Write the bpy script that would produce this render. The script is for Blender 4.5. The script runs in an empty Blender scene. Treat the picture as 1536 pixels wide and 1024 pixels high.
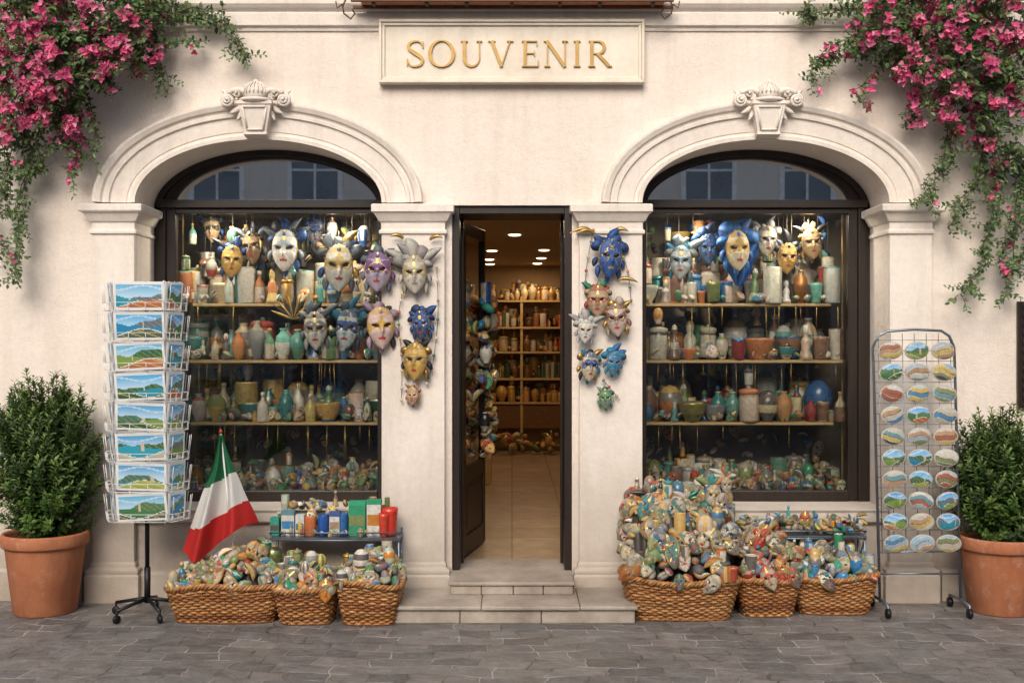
import bpy, math, random
from mathutils import Vector, Matrix, Euler, noise
R=random.Random(11)
sin,cos,pi,sqrt=math.sin,math.cos,math.pi,math.sqrt
CAMY=-8.5;F=1700.;H=1.94
def X(px,Y=0.): return (px-768)/F*(Y-CAMY)
def Z(py,Y=0.): return H-(py-512)/F*(Y-CAMY)
def GY(py,z=0.): return (H-z)*F/(py-512)+CAMY
def S(p,Y=0.): return p/F*(Y-CAMY)
def lerp(a,b,t): return a+(b-a)*t
def lc(a,b,t): return tuple(a[i]+(b[i]-a[i])*t for i in range(3))
def vary(c,a=.15,r=R):
    k=1+r.uniform(-a,a); return tuple(max(0,min(1,x*k*(1+r.uniform(-a,a)*.3))) for x in c)

scene=bpy.context.scene
COL=scene.collection
# ---------------------------------------------------------------- materials
def N(nt,t,ins=None,**p):
    n=nt.nodes.new(t)
    for k,v in p.items(): setattr(n,k,v)
    if ins:
        for k,v in ins.items():
            if isinstance(v,bpy.types.NodeSocket): nt.links.new(v,n.inputs[k])
            else: n.inputs[k].default_value=v
    return n
def mk(name):
    m=bpy.data.materials.new(name); m.use_nodes=True; nt=m.node_tree; nt.nodes.clear()
    o=N(nt,'ShaderNodeOutputMaterial'); b=N(nt,'ShaderNodeBsdfPrincipled'); nt.links.new(b.outputs[0],o.inputs[0])
    return m,nt,b,o
def ramp(nt,fac,stops):
    r=N(nt,'ShaderNodeValToRGB',{0:fac}); e=r.color_ramp.elements
    while len(e)<len(stops): e.new(.5)
    for i,(p,c) in enumerate(stops):
        e[i].position=p; e[i].color=(c,c,c,1) if isinstance(c,(int,float)) else (*c,1)
    return r.outputs[0]
def mix(nt,fac,a,b,mode='MIX'):
    m=N(nt,'ShaderNodeMix',data_type='RGBA',blend_type=mode)
    for i,v in ((0,fac),(6,a),(7,b)):
        if isinstance(v,bpy.types.NodeSocket): nt.links.new(v,m.inputs[i])
        else: m.inputs[i].default_value=v if isinstance(v,(int,float)) else (*v,1)
    return m.outputs[2]
def noi(nt,vec,scale,detail=5,rough=.55): return N(nt,'ShaderNodeTexNoise',{'Vector':vec,'Scale':scale,'Detail':detail,'Roughness':rough}).outputs[0]
def obc(nt,scale=None):
    o=N(nt,'ShaderNodeTexCoord').outputs['Object']
    if scale: o=N(nt,'ShaderNodeMapping',{'Vector':o,'Scale':scale}).outputs[0]
    return o
def bump(nt,b,h,strength=.3,dist=.01):
    n=N(nt,'ShaderNodeBump',{'Height':h,'Strength':strength,'Distance':dist}); nt.links.new(n.outputs[0],b.inputs['Normal'])
def stone(name,col,dark,rough=.8,bs=.3,dirt=True,nscale=1.,patch=.35):
    m,nt,b,o=mk(name); v=obc(nt)
    a=ramp(nt,noi(nt,v,.9*nscale,8,.6),[(.35,0),(.7,1)])
    c=mix(nt,a,col,lc(col,dark,patch))
    st=ramp(nt,noi(nt,obc(nt,(5,5,.5)),1.2,6,.65),[(.48,0),(.75,.40)])
    c=mix(nt,st,c,dark)
    f=ramp(nt,noi(nt,v,28,8,.7),[(.3,.92),(.7,1.04)])
    c=mix(nt,1.,c,f,'MULTIPLY')
    sp=ramp(nt,noi(nt,v,7,10,.75),[(.59,0),(.72,.40)])
    c=mix(nt,sp,c,dark)
    if dirt:
        z=N(nt,'ShaderNodeSeparateXYZ',{0:v}).outputs[2]
        z2=N(nt,'ShaderNodeMath',{0:noi(nt,v,3,8,.65),1:-1.1},operation='MULTIPLY').outputs[0]
        z3=N(nt,'ShaderNodeMath',{0:z,1:z2},operation='ADD').outputs[0]
        g=ramp(nt,N(nt,'ShaderNodeMapRange',{0:z3,1:-.6,2:.7}).outputs[0],[(0,.9),(.45,.45),(1,0)])
        c=mix(nt,g,c,(.34,.28,.22))
    nt.links.new(c,b.inputs['Base Color']); b.inputs['Roughness'].default_value=rough
    h=N(nt,'ShaderNodeMath',{0:noi(nt,v,9,6,.6),1:N(nt,'ShaderNodeMath',{0:noi(nt,v,70,4,.6),1:.45},operation='MULTIPLY').outputs[0]},operation='ADD').outputs[0]
    bump(nt,b,h,bs,.012); return m
M_WALL=stone('plaster',(.80,.715,.635),(.55,.46,.38),.9,.85,True,1.,.42)
M_TRIM=stone('trim_stone',(.79,.72,.645),(.47,.40,.33),.75,.45)
M_MARBLE=stone('plaque_marble',(.76,.69,.58),(.48,.40,.30),.5,.15,False,2.5,.5)
M_STEP=stone('step_stone',(.46,.40,.33),(.20,.155,.12),.65,.8,False,3,.8)
M_OPP=stone('render_cream',(.80,.74,.66),(.6,.54,.46),.9,.3)
def simple(name,col,rough=.5,metal=0.,var=.2,ns=8,bs=.1):
    m,nt,b,o=mk(name); v=obc(nt)
    a=noi(nt,v,ns,6,.6)
    c=mix(nt,ramp(nt,a,[(.3,0),(.7,1)]),tuple(x*(1-var) for x in col),tuple(min(1,x*(1+var)) for x in col))
    nt.links.new(c,b.inputs['Base Color']); b.inputs['Metallic'].default_value=metal
    rr=N(nt,'ShaderNodeMapRange',{0:a,1:.3,2:.7,3:rough*.8,4:min(1,rough*1.2)}).outputs[0]
    nt.links.new(rr,b.inputs['Roughness'])
    if bs: bump(nt,b,noi(nt,v,ns*8,4),bs,.004)
    return m
def woodmat(name,a,b2,rough=.4,sc=(30,30,2)):
    m,nt,b,o=mk(name); v=obc(nt,sc); n=noi(nt,v,1.5,6,.65)
    nt.links.new(mix(nt,ramp(nt,n,[(.3,0),(.7,1)]),a,b2),b.inputs['Base Color']); b.inputs['Roughness'].default_value=rough
    bump(nt,b,n,.2,.003); return m
M_WOOD=woodmat('dark_walnut',(.009,.005,.004),(.024,.014,.009),.4)
M_SHELF=woodmat('oak_shelf',(.40,.26,.10),(.62,.43,.20),.5,(2,30,30))
M_IRON=simple('black_iron',(.02,.02,.022),.45,.6)
M_CHROME=simple('grey_metal',(.20,.23,.27),.35,.8)
m,nt,b,o=mk('terracotta'); v=obc(nt)
c=mix(nt,ramp(nt,noi(nt,v,3.5,8,.65),[(.3,0),(.7,1)]),(.34,.11,.045),(.48,.185,.085))
c=mix(nt,ramp(nt,noi(nt,v,9,10,.75),[(.54,0),(.68,.5)]),c,(.56,.40,.30))
c=mix(nt,ramp(nt,noi(nt,obc(nt,(9,9,1)),1.5,6,.6),[(.52,0),(.75,.6)]),c,(.20,.08,.04))
nt.links.new(c,b.inputs['Base Color']); b.inputs['Roughness'].default_value=.85; bump(nt,b,noi(nt,v,30,6),.4,.006); M_TERRA=m
M_SOIL=simple('soil',(.03,.02,.014),.95,0,.4,20,.8)
M_GOLDL=simple('gilt_letters',(.36,.22,.06),.42,.4,.25,15,.1)
M_DARKIN=simple('display_backing',(.19,.155,.115),.8,0,.5,3,.1)
M_INWALL=simple('shop_interior_wall',(.34,.22,.115),.8,0,.2,2,.1)
M_CEIL=simple('shop_ceiling',(.36,.25,.15),.9,0,.1,2,0)
M_PLAST=simple('white_wire',(.72,.72,.72),.4,0,.05,8,0)
def attrmat(name,rough=.5,metal=0.,var=.25,ns=30,coat=0.,trans=False):
    m,nt,b,o=mk(name); v=obc(nt)
    a=N(nt,'ShaderNodeAttribute',attribute_name='Col').outputs[0]
    n=noi(nt,v,ns,5,.6)
    c=mix(nt,1.,a,ramp(nt,n,[(.3,1-var),(.7,1.)]),'MULTIPLY')
    nt.links.new(c,b.inputs['Base Color']); b.inputs['Metallic'].default_value=metal
    nt.links.new(N(nt,'ShaderNodeMapRange',{0:n,1:.3,2:.7,3:rough*.75,4:min(1,rough*1.25)}).outputs[0],b.inputs['Roughness'])
    b.inputs['Coat Weight'].default_value=coat; b.inputs['Coat Roughness'].default_value=.15
    if trans:
        t=N(nt,'ShaderNodeBsdfTranslucent',{0:c}); ms=N(nt,'ShaderNodeMixShader',{0:.25,1:b.outputs[0],2:t.outputs[0]})
        nt.links.new(ms.outputs[0],o.inputs[0])
    return m
A_CER=attrmat('glazed_ceramic',.3,0,.35,25,.25)
A_MAT=attrmat('painted_matte',.6,0,.35,40)
A_GOLD=attrmat('gilt_paint',.36,.7,.35,30)
A_LEAF=attrmat('leaf',.42,0,.15,12,0,True)
A_BRACT=attrmat('bract',.6,0,.1,12,0,True)
A_WICK=attrmat('wicker',.55,0,.5,45)
A_CARD=attrmat('printed_card',.35,0,.04,10)
ATT=[A_CER,A_MAT,A_GOLD]
A_CLOTH=attrmat('flag_cloth',.75,0,.06,60,0,True)
def glass(name,k,rough):
    m,nt,b,o=mk(name); nt.nodes.remove(b)
    fr=N(nt,'ShaderNodeFresnel',{'IOR':1.5}).outputs[0]
    fr=N(nt,'ShaderNodeMath',{0:fr,1:k},operation='MULTIPLY',use_clamp=True).outputs[0]
    bn=N(nt,'ShaderNodeBump',{'Height':noi(nt,obc(nt),1.3,2,.4),'Strength':.02,'Distance':.02})
    gg=N(nt,'ShaderNodeBsdfGlossy',{'Roughness':rough,'Normal':bn.outputs[0]})
    ms=N(nt,'ShaderNodeMixShader',{0:fr,1:N(nt,'ShaderNodeBsdfTransparent',{0:(.96,.98,.96,1)}).outputs[0],2:gg.outputs[0]})
    nt.links.new(ms.outputs[0],o.inputs[0]); return m
M_GLASS=glass('window_glass',2.3,.01); M_GLASS2=glass('coated_lunette_glass',20.,.015)
m,nt,b,o=mk('lamp_disc'); b.inputs['Emission Color'].default_value=(1,.8,.5,1); b.inputs['Emission Strength'].default_value=6; M_LAMP=m
def paving():
    m,nt,b,o=mk('stone_paving'); v=obc(nt)
    w=N(nt,'ShaderNodeTexNoise',{'Vector':v,'Scale':.9,'Detail':4}).outputs[1]
    w=N(nt,'ShaderNodeVectorMath',{0:w,1:(.5,.5,.5)},operation='SUBTRACT').outputs[0]
    w=N(nt,'ShaderNodeVectorMath',{0:w,'Scale':.42},operation='SCALE').outputs[0]
    w2=N(nt,'ShaderNodeTexNoise',{'Vector':v,'Scale':11,'Detail':4}).outputs[1]
    w2=N(nt,'ShaderNodeVectorMath',{0:w2,'Scale':.045},operation='SCALE').outputs[0]
    vv=N(nt,'ShaderNodeVectorMath',{0:v,1:w},operation='ADD').outputs[0]
    vv=N(nt,'ShaderNodeVectorMath',{0:vv,1:w2},operation='ADD').outputs[0]
    vv=N(nt,'ShaderNodeMapping',{'Vector':vv,'Rotation':(0,0,.05)}).outputs[0]
    br=N(nt,'ShaderNodeTexBrick',{'Vector':vv,'Color1':(.0,.0,.0,1),'Color2':(1,1,1,1),'Mortar':(.5,.5,.5,1),'Scale':1,'Mortar Size':.0075,'Mortar Smooth':.45,'Brick Width':.32,'Row Height':.17},offset=.40,squash=.68,squash_frequency=3)
    c=ramp(nt,br.outputs[0],[(0,(.112,.104,.100)),(.35,(.17,.158,.150)),(.7,(.235,.214,.195)),(1,(.145,.138,.135))])
    c=mix(nt,1.,c,ramp(nt,noi(nt,v,6,10,.78),[(.3,.5),(.7,1.4)]),'MULTIPLY')
    c=mix(nt,ramp(nt,noi(nt,v,.8,5,.6),[(.4,0),(.7,.5)]),c,(.12,.112,.107))
    c=mix(nt,ramp(nt,noi(nt,v,1.7,6,.6),[(.55,0),(.75,.4)]),c,(.30,.255,.205))
    vein=ramp(nt,noi(nt,obc(nt,(1,2.3,1)),4,10,.8),[(.485,0),(.5,.5),(.515,0)])
    c=mix(nt,vein,c,(.40,.36,.32))
    c=mix(nt,ramp(nt,noi(nt,v,55,3,.6),[(.66,0),(.72,.5)]),c,(.42,.38,.34))
    c=mix(nt,br.outputs[1],c,mix(nt,ramp(nt,noi(nt,v,3,6),[(.4,0),(.6,1)]),(.09,.08,.07),(.40,.365,.33)))
    nt.links.new(c,b.inputs['Base Color'])
    nt.links.new(N(nt,'ShaderNodeMapRange',{0:noi(nt,v,6,5),1:.3,2:.7,3:.34,4:.72}).outputs[0],b.inputs['Roughness'])
    h=mix(nt,br.outputs[1],noi(nt,v,10,8,.7),(0,0,0))
    bump(nt,b,h,1.,.035); return m
M_PAVE=paving()
m,nt,b,o=mk('floor_tile'); v=obc(nt)
br=N(nt,'ShaderNodeTexBrick',{'Vector':v,'Color1':(.30,.20,.115,1),'Color2':(.38,.265,.155,1),'Mortar':(.13,.09,.05,1),'Scale':1,'Mortar Size':.007,'Brick Width':.5,'Row Height':.5},offset=0)
nt.links.new(mix(nt,1.,br.outputs[0],ramp(nt,noi(nt,v,5,8,.7),[(.3,.6),(.7,1.1)]),'MULTIPLY'),b.inputs['Base Color']); b.inputs['Roughness'].default_value=.38; M_TILE=m
m,nt,b,o=mk('woven_panel'); v=obc(nt)
vo=N(nt,'ShaderNodeTexVoronoi',{'Vector':v,'Scale':16,'Randomness':.12}).outputs[0]
nt.links.new(ramp(nt,vo,[(.2,(.55,.30,.06)),(.5,(.16,.07,.02))]),b.inputs['Base Color']); M_WOVEN=m

# ---------------------------------------------------------------- mesh builder
class MB:
    def __init__(s): s.v=[];s.f=[];s.c=[];s.m=[];s.s=[]
    def add(s,vs,fs,col=(.5,.5,.5),mat=0,smooth=True,M=None):
        o=len(s.v)
        if M is not None: vs=[tuple(M@Vector(p)) for p in vs]
        s.v.extend(vs); n=len(fs)
        if o: fs=[tuple([i+o for i in f]) for f in fs]
        s.f.extend(fs)
        if isinstance(col,list): s.c.extend(col)
        else: s.c.extend([col]*n)
        s.m.extend([mat]*n if isinstance(mat,int) else mat); s.s.extend([smooth]*n)
    def box(s,x0,x1,y0,y1,z0,z1,col=(.5,.5,.5),mat=0,M=None):
        v=[(x,y,z) for x in (x0,x1) for y in (y0,y1) for z in (z0,z1)]
        s.add(v,[(0,1,3,2),(4,6,7,5),(0,4,5,1),(2,3,7,6),(0,2,6,4),(1,5,7,3)],col,mat,False,M)
    def loft(s,lv,col=(.5,.5,.5),mat=0):
        v=[];f=[]
        for x0,x1,y0,y1,z in lv: v+=[(x0,y0,z),(x1,y0,z),(x1,y1,z),(x0,y1,z)]
        for i in range(len(lv)-1):
            for k in range(4):
                a=i*4+k;b=i*4+(k+1)%4; f.append((a,b,b+4,a+4))
        f.append((3,2,1,0)); n=(len(lv)-1)*4; f.append((n,n+1,n+2,n+3))
        s.add(v,f,col,mat,False)
    def lathe(s,prof,M=None,col=(.5,.5,.5),mat=0,seg=14):
        v=[];f=[];c=[]
        for r,z in prof:
            for k in range(seg):
                a=2*pi*k/seg; v.append((r*cos(a),r*sin(a),z))
        for i in range(len(prof)-1):
            for k in range(seg):
                k2=(k+1)%seg; f.append((i*seg+k,i*seg+k2,(i+1)*seg+k2,(i+1)*seg+k))
                c.append(col(i,k) if callable(col) else col)
        s.add(v,f,c,mat,True,M)
    def tube(s,pts,r,seg=6,col=(.5,.5,.5),mat=0,closed=False):
        pts=[Vector(p) for p in pts]; n=len(pts); v=[];f=[]
        up=Vector((0.13,.31,.94)).normalized()
        for i,p in enumerate(pts):
            if closed: t=pts[(i+1)%n]-pts[i-1]
            else: t=pts[min(i+1,n-1)]-pts[max(i-1,0)]
            if t.length<1e-9: t=Vector((0,0,1))
            t.normalize(); a=t.cross(up)
            if a.length<.05: a=t.cross(Vector((1,0,0)))
            a.normalize(); b=t.cross(a); rr=r[i] if isinstance(r,list) else r
            for k in range(seg):
                q=2*pi*k/seg; v.append(tuple(p+a*(rr*cos(q))+b*(rr*sin(q))))
        for i in range(n if closed else n-1):
            j=(i+1)%n
            for k in range(seg):
                k2=(k+1)%seg; f.append((i*seg+k,i*seg+k2,j*seg+k2,j*seg+k))
        if not closed: f.append(tuple(range(seg-1,-1,-1))); f.append(tuple((n-1)*seg+k for k in range(seg)))
        s.add(v,f,col,mat,True)
    def sheet(s,fn,nu,nv,colf,mat=0,M=None,smooth=True):
        v=[fn(i/nu,j/nv) for j in range(nv+1) for i in range(nu+1)]
        f=[];c=[]
        for j in range(nv):
            for i in range(nu):
                a=j*(nu+1)+i; f.append((a,a+1,a+nu+2,a+nu+1)); c.append(colf((i+.5)/nu,(j+.5)/nv) if callable(colf) else colf)
        s.add(v,f,c,mat,smooth,M)
    def ell(s,M,rx,ry,rz,col,mat=0,nu=12,nv=8):
        v=[];f=[];c=[]
        for j in range(nv+1):
            t=pi*j/nv
            for i in range(nu):
                a=2*pi*i/nu; v.append((rx*sin(t)*cos(a),ry*sin(t)*sin(a),rz*cos(t)))
        for j in range(nv):
            for i in range(nu):
                i2=(i+1)%nu; f.append((j*nu+i,(j+1)*nu+i,(j+1)*nu+i2,j*nu+i2)); c.append(col((i+.5)/nu,(j+.5)/nv) if callable(col) else col)
        s.add(v,f,c,mat,True,M)
    def obj(s,name,mats,parent=None,bevel=0,M=None):
        me=bpy.data.meshes.new(name); me.from_pydata(s.v,[],s.f)
        for m in mats: me.materials.append(m)
        me.polygons.foreach_set('material_index',s.m); me.polygons.foreach_set('use_smooth',s.s)
        at=me.color_attributes.new('Col','FLOAT_COLOR','CORNER'); buf=[]
        for f,c in zip(s.f,s.c): buf.extend((c[0],c[1],c[2],1.)*len(f))
        at.data.foreach_set('color',buf); me.update()
        ob=bpy.data.objects.new(name,me); COL.objects.link(ob)
        if parent: ob.parent=parent
        if M is not None: ob.matrix_world=M
        if bevel:
            b=ob.modifiers.new('bevel','BEVEL'); b.width=bevel; b.segments=2; b.limit_method='ANGLE'; b.angle_limit=math.radians(40)
        return ob
def empty(name,loc=(0,0,0)):
    e=bpy.data.objects.new(name,None); COL.objects.link(e); e.empty_display_size=.1; return e
def TR(x,y,z,rx=0,ry=0,rz=0,s=1): return Matrix.Translation((x,y,z))@Euler((rx,ry,rz)).to_matrix().to_4x4()@Matrix.Scale(s,4)
def blade(mb,p0,d,cv,Ln,W,col,mat=0,k=.5,n=7,th=.25):
    d=Vector(d).normalized(); cv=Vector(cv); p0=Vector(p0); v=[];f=[]
    for i in range(n+1):
        t=i/n; p=p0+d*(Ln*t)+cv*(Ln*k*t*t); tan=(d+cv*(2*k*t)).normalized()
        sd=tan.cross(Vector((0,1,0))); 
        if sd.length<.1: sd=tan.cross(Vector((1,0,0)))
        sd.normalize(); nn=sd.cross(tan); w_=W*.5*(sin(pi*min(1,(t*.85+.15)))**.8)+.0005
        v+=[tuple(p+sd*w_),tuple(p+nn*w_*th*2),tuple(p-sd*w_),tuple(p-nn*w_*th*2)]
    for i in range(n):
        for q_ in range(4):
            a=i*4+q_;b=i*4+(q_+1)%4; f.append((a,b,b+4,a+4))
    mb.add(v,f,col,mat,True)

# ---------------------------------------------------------------- ground
g=MB(); g.sheet(lambda u,v:(lerp(-60,60,u),lerp(-60,60,v),0),8,8,(.2,.2,.2),0,None,False); g.obj('ground',[M_PAVE])

# ---------------------------------------------------------------- building
shop=empty('souvenir_shop')
WC=1.8925; WA=.92; WB=.47; SPR=2.975
OX1=WC+WA; OX0=WC-WA
SILL=Z(752,.41)
DX=.45; DZ=Z(308); FL=.219
def archtop(c):
    return lambda x: SPR+WB*sqrt(max(0,1-((x-c)/WA)**2))
ops=[(-OX1,-OX0,SILL,archtop(-WC)),(-DX,DX,0.,lambda x:DZ),(OX0,OX1,SILL,archtop(WC))]
w=MB(); T=.5; TOP=6.
def q(a,b,c,d): w.add([a,b,c,d],[(0,1,2,3)],(.7,.7,.7),0,False)
x=-8.
def ptsin(x0,x1,n,c=None):
    if c is None: return [x0,x1]
    return [c-WA*cos(pi*i/n) for i in range(n+1)]
for (x0,x1,z0,tf),c in zip(ops,(-WC,None,WC)):
    q((x,0,0),(x0,0,0),(x0,0,TOP),(x,0,TOP)); q((x,T,0),(x0,T,0),(x0,T,TOP),(x,T,TOP))
    xs=ptsin(x0,x1,48,c)
    for a,b in zip(xs[:-1],xs[1:]):
        for y in (0,T):
            if z0>0: q((a,y,0),(b,y,0),(b,y,z0),(a,y,z0))
            q((a,y,tf(a)),(b,y,tf(b)),(b,y,TOP),(a,y,TOP))
        q((a,0,tf(a)),(b,0,tf(b)),(b,T,tf(b)),(a,T,tf(a)))
    for xx in (x0,x1): q((xx,0,z0),(xx,0,tf(xx)),(xx,T,tf(xx)),(xx,T,z0))
    if z0>0: q((x0,0,z0),(x1,0,z0),(x1,T,z0),(x0,T,z0))
    x=x1
q((x,0,0),(8,0,0),(8,0,TOP),(x,0,TOP)); q((x,T,0),(8,T,0),(8,T,TOP),(x,T,TOP))
w.obj('facade_wall',[M_WALL],shop)
prof=[(0,.0),(0,-.055),(.10,-.058),(.12,-.04),(.2,-.036),(.22,-.044),(.60,-.05),(.62,-.07),(.70,-.072),(.72,-.06),(.78,-.062),(.82,-.085),(.93,-.10),(.99,-.10),(1,-.09),(1,0.)]
for c in (-WC,WC):
    a=MB(); n=72; v=[];f=[]
    for i in range(n+1):
        t=pi*i/n
        for p,y in prof:
            v.append((c-lerp(WA,1.225,p)*cos(t),y,SPR+lerp(WB,.745,p)*sin(t)))
    k=len(prof)
    for i in range(n):
        for j in range(k-1): f.append((i*k+j,(i+1)*k+j,(i+1)*k+j+1,i*k+j+1))
    a.add(v,f,(.7,.7,.7),0,False); a.obj('arch_moulding',[M_TRIM],shop)
    kb=MB(); zt=Z(163);zb=Z(209); cx=c; G7=(.7,.7,.7)
    kb.loft([(cx-.078,cx+.078,-.12,0,zb-.005),(cx-.086,cx+.086,-.15,0,zb+.01),(cx-.086,cx+.086,-.15,0,zb+.025),(cx-.08,cx+.08,-.14,0,zb+.03),(cx-.118,cx+.118,-.175,0,zt-.01),(cx-.128,cx+.128,-.185,0,zt+.0),(cx-.128,cx+.128,-.185,0,zt+.018),(cx-.11,cx+.11,-.17,0,zt+.028)])
    for sx in (-1,1): kb.tube([(cx+sx*.058,-.153,zb+.045),(cx+sx*.088,-.178,zt-.022)],.0075,6)
    kb.tube([(cx-.058,-.153,zb+.045),(cx+.058,-.153,zb+.045)],.0075,6); kb.tube([(cx-.088,-.178,zt-.022),(cx+.088,-.178,zt-.022)],.0075,6)
    for sg in (-1,1):
        for (ox,oz,r0,tw,th0,rr) in ((.205,.035,.048,2.2,pi/2,.015),(.135,.085,.030,1.6,pi/2,.011)):
            pts=[];rs=[]
            for i in range(40):
                t=i/39; a=th0+sg*tw*2*pi*t*-1; r=r0*(1-.85*t); pts.append((cx+sg*ox+r*cos(a),-.13-.035*t,zt+oz+r*sin(a))); rs.append(rr*(1-.45*t))
            kb.tube(pts,rs,8); kb.ell(TR(cx+sg*ox,-.15,zt+oz),r0*.3,.03,r0*.3,G7)
            kb.ell(TR(cx+sg*ox,-.07,zt+oz),r0*.95,.075,r0*.95,G7,0,16,10)
        kb.tube([(cx+sg*(.04+.165*t),-.15+.01*t,zt+.065+.035*sin(t*pi)+.018*t) for t in [i/10 for i in range(11)]],[.026-.010*i/10 for i in range(11)],8)
        for k2,(ox,oz,dx,dz,L_,W_) in enumerate(((.10,.03,.9,-.25,.14,.05),(.11,.0,.7,-.8,.12,.045),(.10,-.02,.25,-1.,.13,.04),(.16,.055,.9,.35,.10,.035))):
            blade(kb,(cx+sg*ox,-.10,zt+oz),(sg*dx,-.15,dz),(sg*.2,0,.5),L_,W_,G7,0,.5,8,.4)
    kb.ell(TR(cx,-.12,zt+.085),.088,.085,.082,G7,0,24,14)
    for k2 in range(-4,5):
        aa=k2*.33
        kb.tube([(cx+.094*sin(aa)*sin(t),-.12-.092*cos(aa)*sin(t),zt+.085+.087*cos(t)) for t in [.1+i*.19 for i in range(9)]],.006,6)
    kb.ell(TR(cx,-.13,zt+.172),.022,.022,.018,G7)
    kb.tube([(cx+.11*cos(t),-.125-.085*sin(t),zt+.033) for t in [i*pi/12 for i in range(13)]],.013,8)
    kb.obj('keystone',[M_TRIM],shop)
def pil(x0,x1,ov):
    p=MB(); y0=-.06; e=.01; y1=.38
    def rg(d,z,yy=y1): return (x0-d,x1+d,y0-d,yy,z)
    zc=Z(307,-.06); zb=Z(352,-.06)
    p.loft([rg(.0,zb),rg(.018,zb+.008),rg(.018,zb+.03),rg(.004,zb+.04),rg(.004,zb+.09),rg(.02,zb+.10),rg(.045,zb+.145),rg(.05,zb+.15),rg(.05,zb+.158),rg(.07,zb+.165),rg(ov,zb+.175),rg(ov,zc-.006),rg(ov-.01,zc)])
    p.loft([(x0,x1,y0,-.001,.3),(x0,x1,y0,-.001,zb+.005)])
    zt=Z(848,-.06)
    p.loft([rg(.045,0,-.001),rg(.045,zt-.075,-.001),rg(.035,zt-.06,-.001),rg(.04,zt-.045,-.001),rg(.04,zt-.025,-.001),rg(.012,zt-.012,-.001),rg(.012,zt+.01,-.001),rg(.002,zt+.03,-.001)])
    p.obj('pilaster',[M_TRIM],shop,.004)
pil(X(138,-.06),-OX1-.001+.0,.078); pil(OX1+.001,-X(138,-.06),.078)
pil(-OX0+.001,X(667,-.06),.07); pil(-X(667,-.06),OX0-.001,.07)
t=MB()
for x0,x1 in ((-OX1+.05,-OX0-.05),(OX0+.05,OX1-.05)):
    t.loft([(x0-.045,x1+.045,-.045,0.02,0),(x0-.045,x1+.045,-.045,0.02,.20),(x0-.045,x1+.045,-.02,0.02,.225)])
    t.loft([(x0-.045,x1+.045,-.03,.40,SILL-.10),(x0-.045,x1+.045,-.045,.40,SILL-.085),(x0-.045,x1+.045,-.045,.40,SILL-.02),(x0-.045,x1+.045,-.06,.395,SILL+.004)])
for x0,x1 in ((-8,X(137)-.06),(-X(137)+.06,8)):
    t.loft([(x0,x1,-.03,0.02,0),(x0,x1,-.03,0.02,.22),(x0,x1,-.01,0.02,.24)])
zc=Z(38,-.05)
t.loft([(-8,8,-.015,.02,zc-.035),(-8,8,-.02,.02,zc-.005),(-8,8,-.045,.02,zc),(-8,8,-.05,.02,zc+.09),(-8,8,-.04,.02,zc+.1),(-8,8,-.07,.02,zc+.125),(-8,8,-.09,.02,zc+.15),(-8,8,-.09,.02,zc+.19)])
t.obj('stone_trim',[M_TRIM],shop,.004)
st=MB(); ys=GY(935); y2=GY(892,.124); r_=random.Random(4)
xs_=[X(590,ys),X(690,ys),X(812,ys),X(953,ys)]
for a,b in zip(xs_[:-1],xs_[1:]):
    st.loft([(a+.002,b-.002,ys,-.12,0),(a+.002,b-.002,ys,-.12,.094)])
xs_=[X(585,ys),X(722,ys),X(870,ys),X(957,ys)]
for a,b in zip(xs_[:-1],xs_[1:]):
    d_=r_.uniform(-.006,.006); st.loft([(a+.0015,b-.0015,ys-.02+d_,-.12,.096),(a+.0015,b-.0015,ys-.02+d_,-.12,.124)])
xs_=[X(675,y2),X(722,y2),X(770,y2),X(815,y2),X(860,y2)]
for a,b in zip(xs_[:-1],xs_[1:]): st.loft([(a+.0015,b-.0015,y2,.49,.1245),(a+.0015,b-.0015,y2,.49,.19)])
st.loft([(X(672,y2),X(862,y2),y2-.015,.5,.192),(X(672,y2),X(862,y2),y2-.015,.5,FL)])
st.obj('entrance_steps',[M_STEP],shop,.009)
def ringpt(cx,a,b,z,t): return (cx-a*cos(t),z+b*sin(t))
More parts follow.
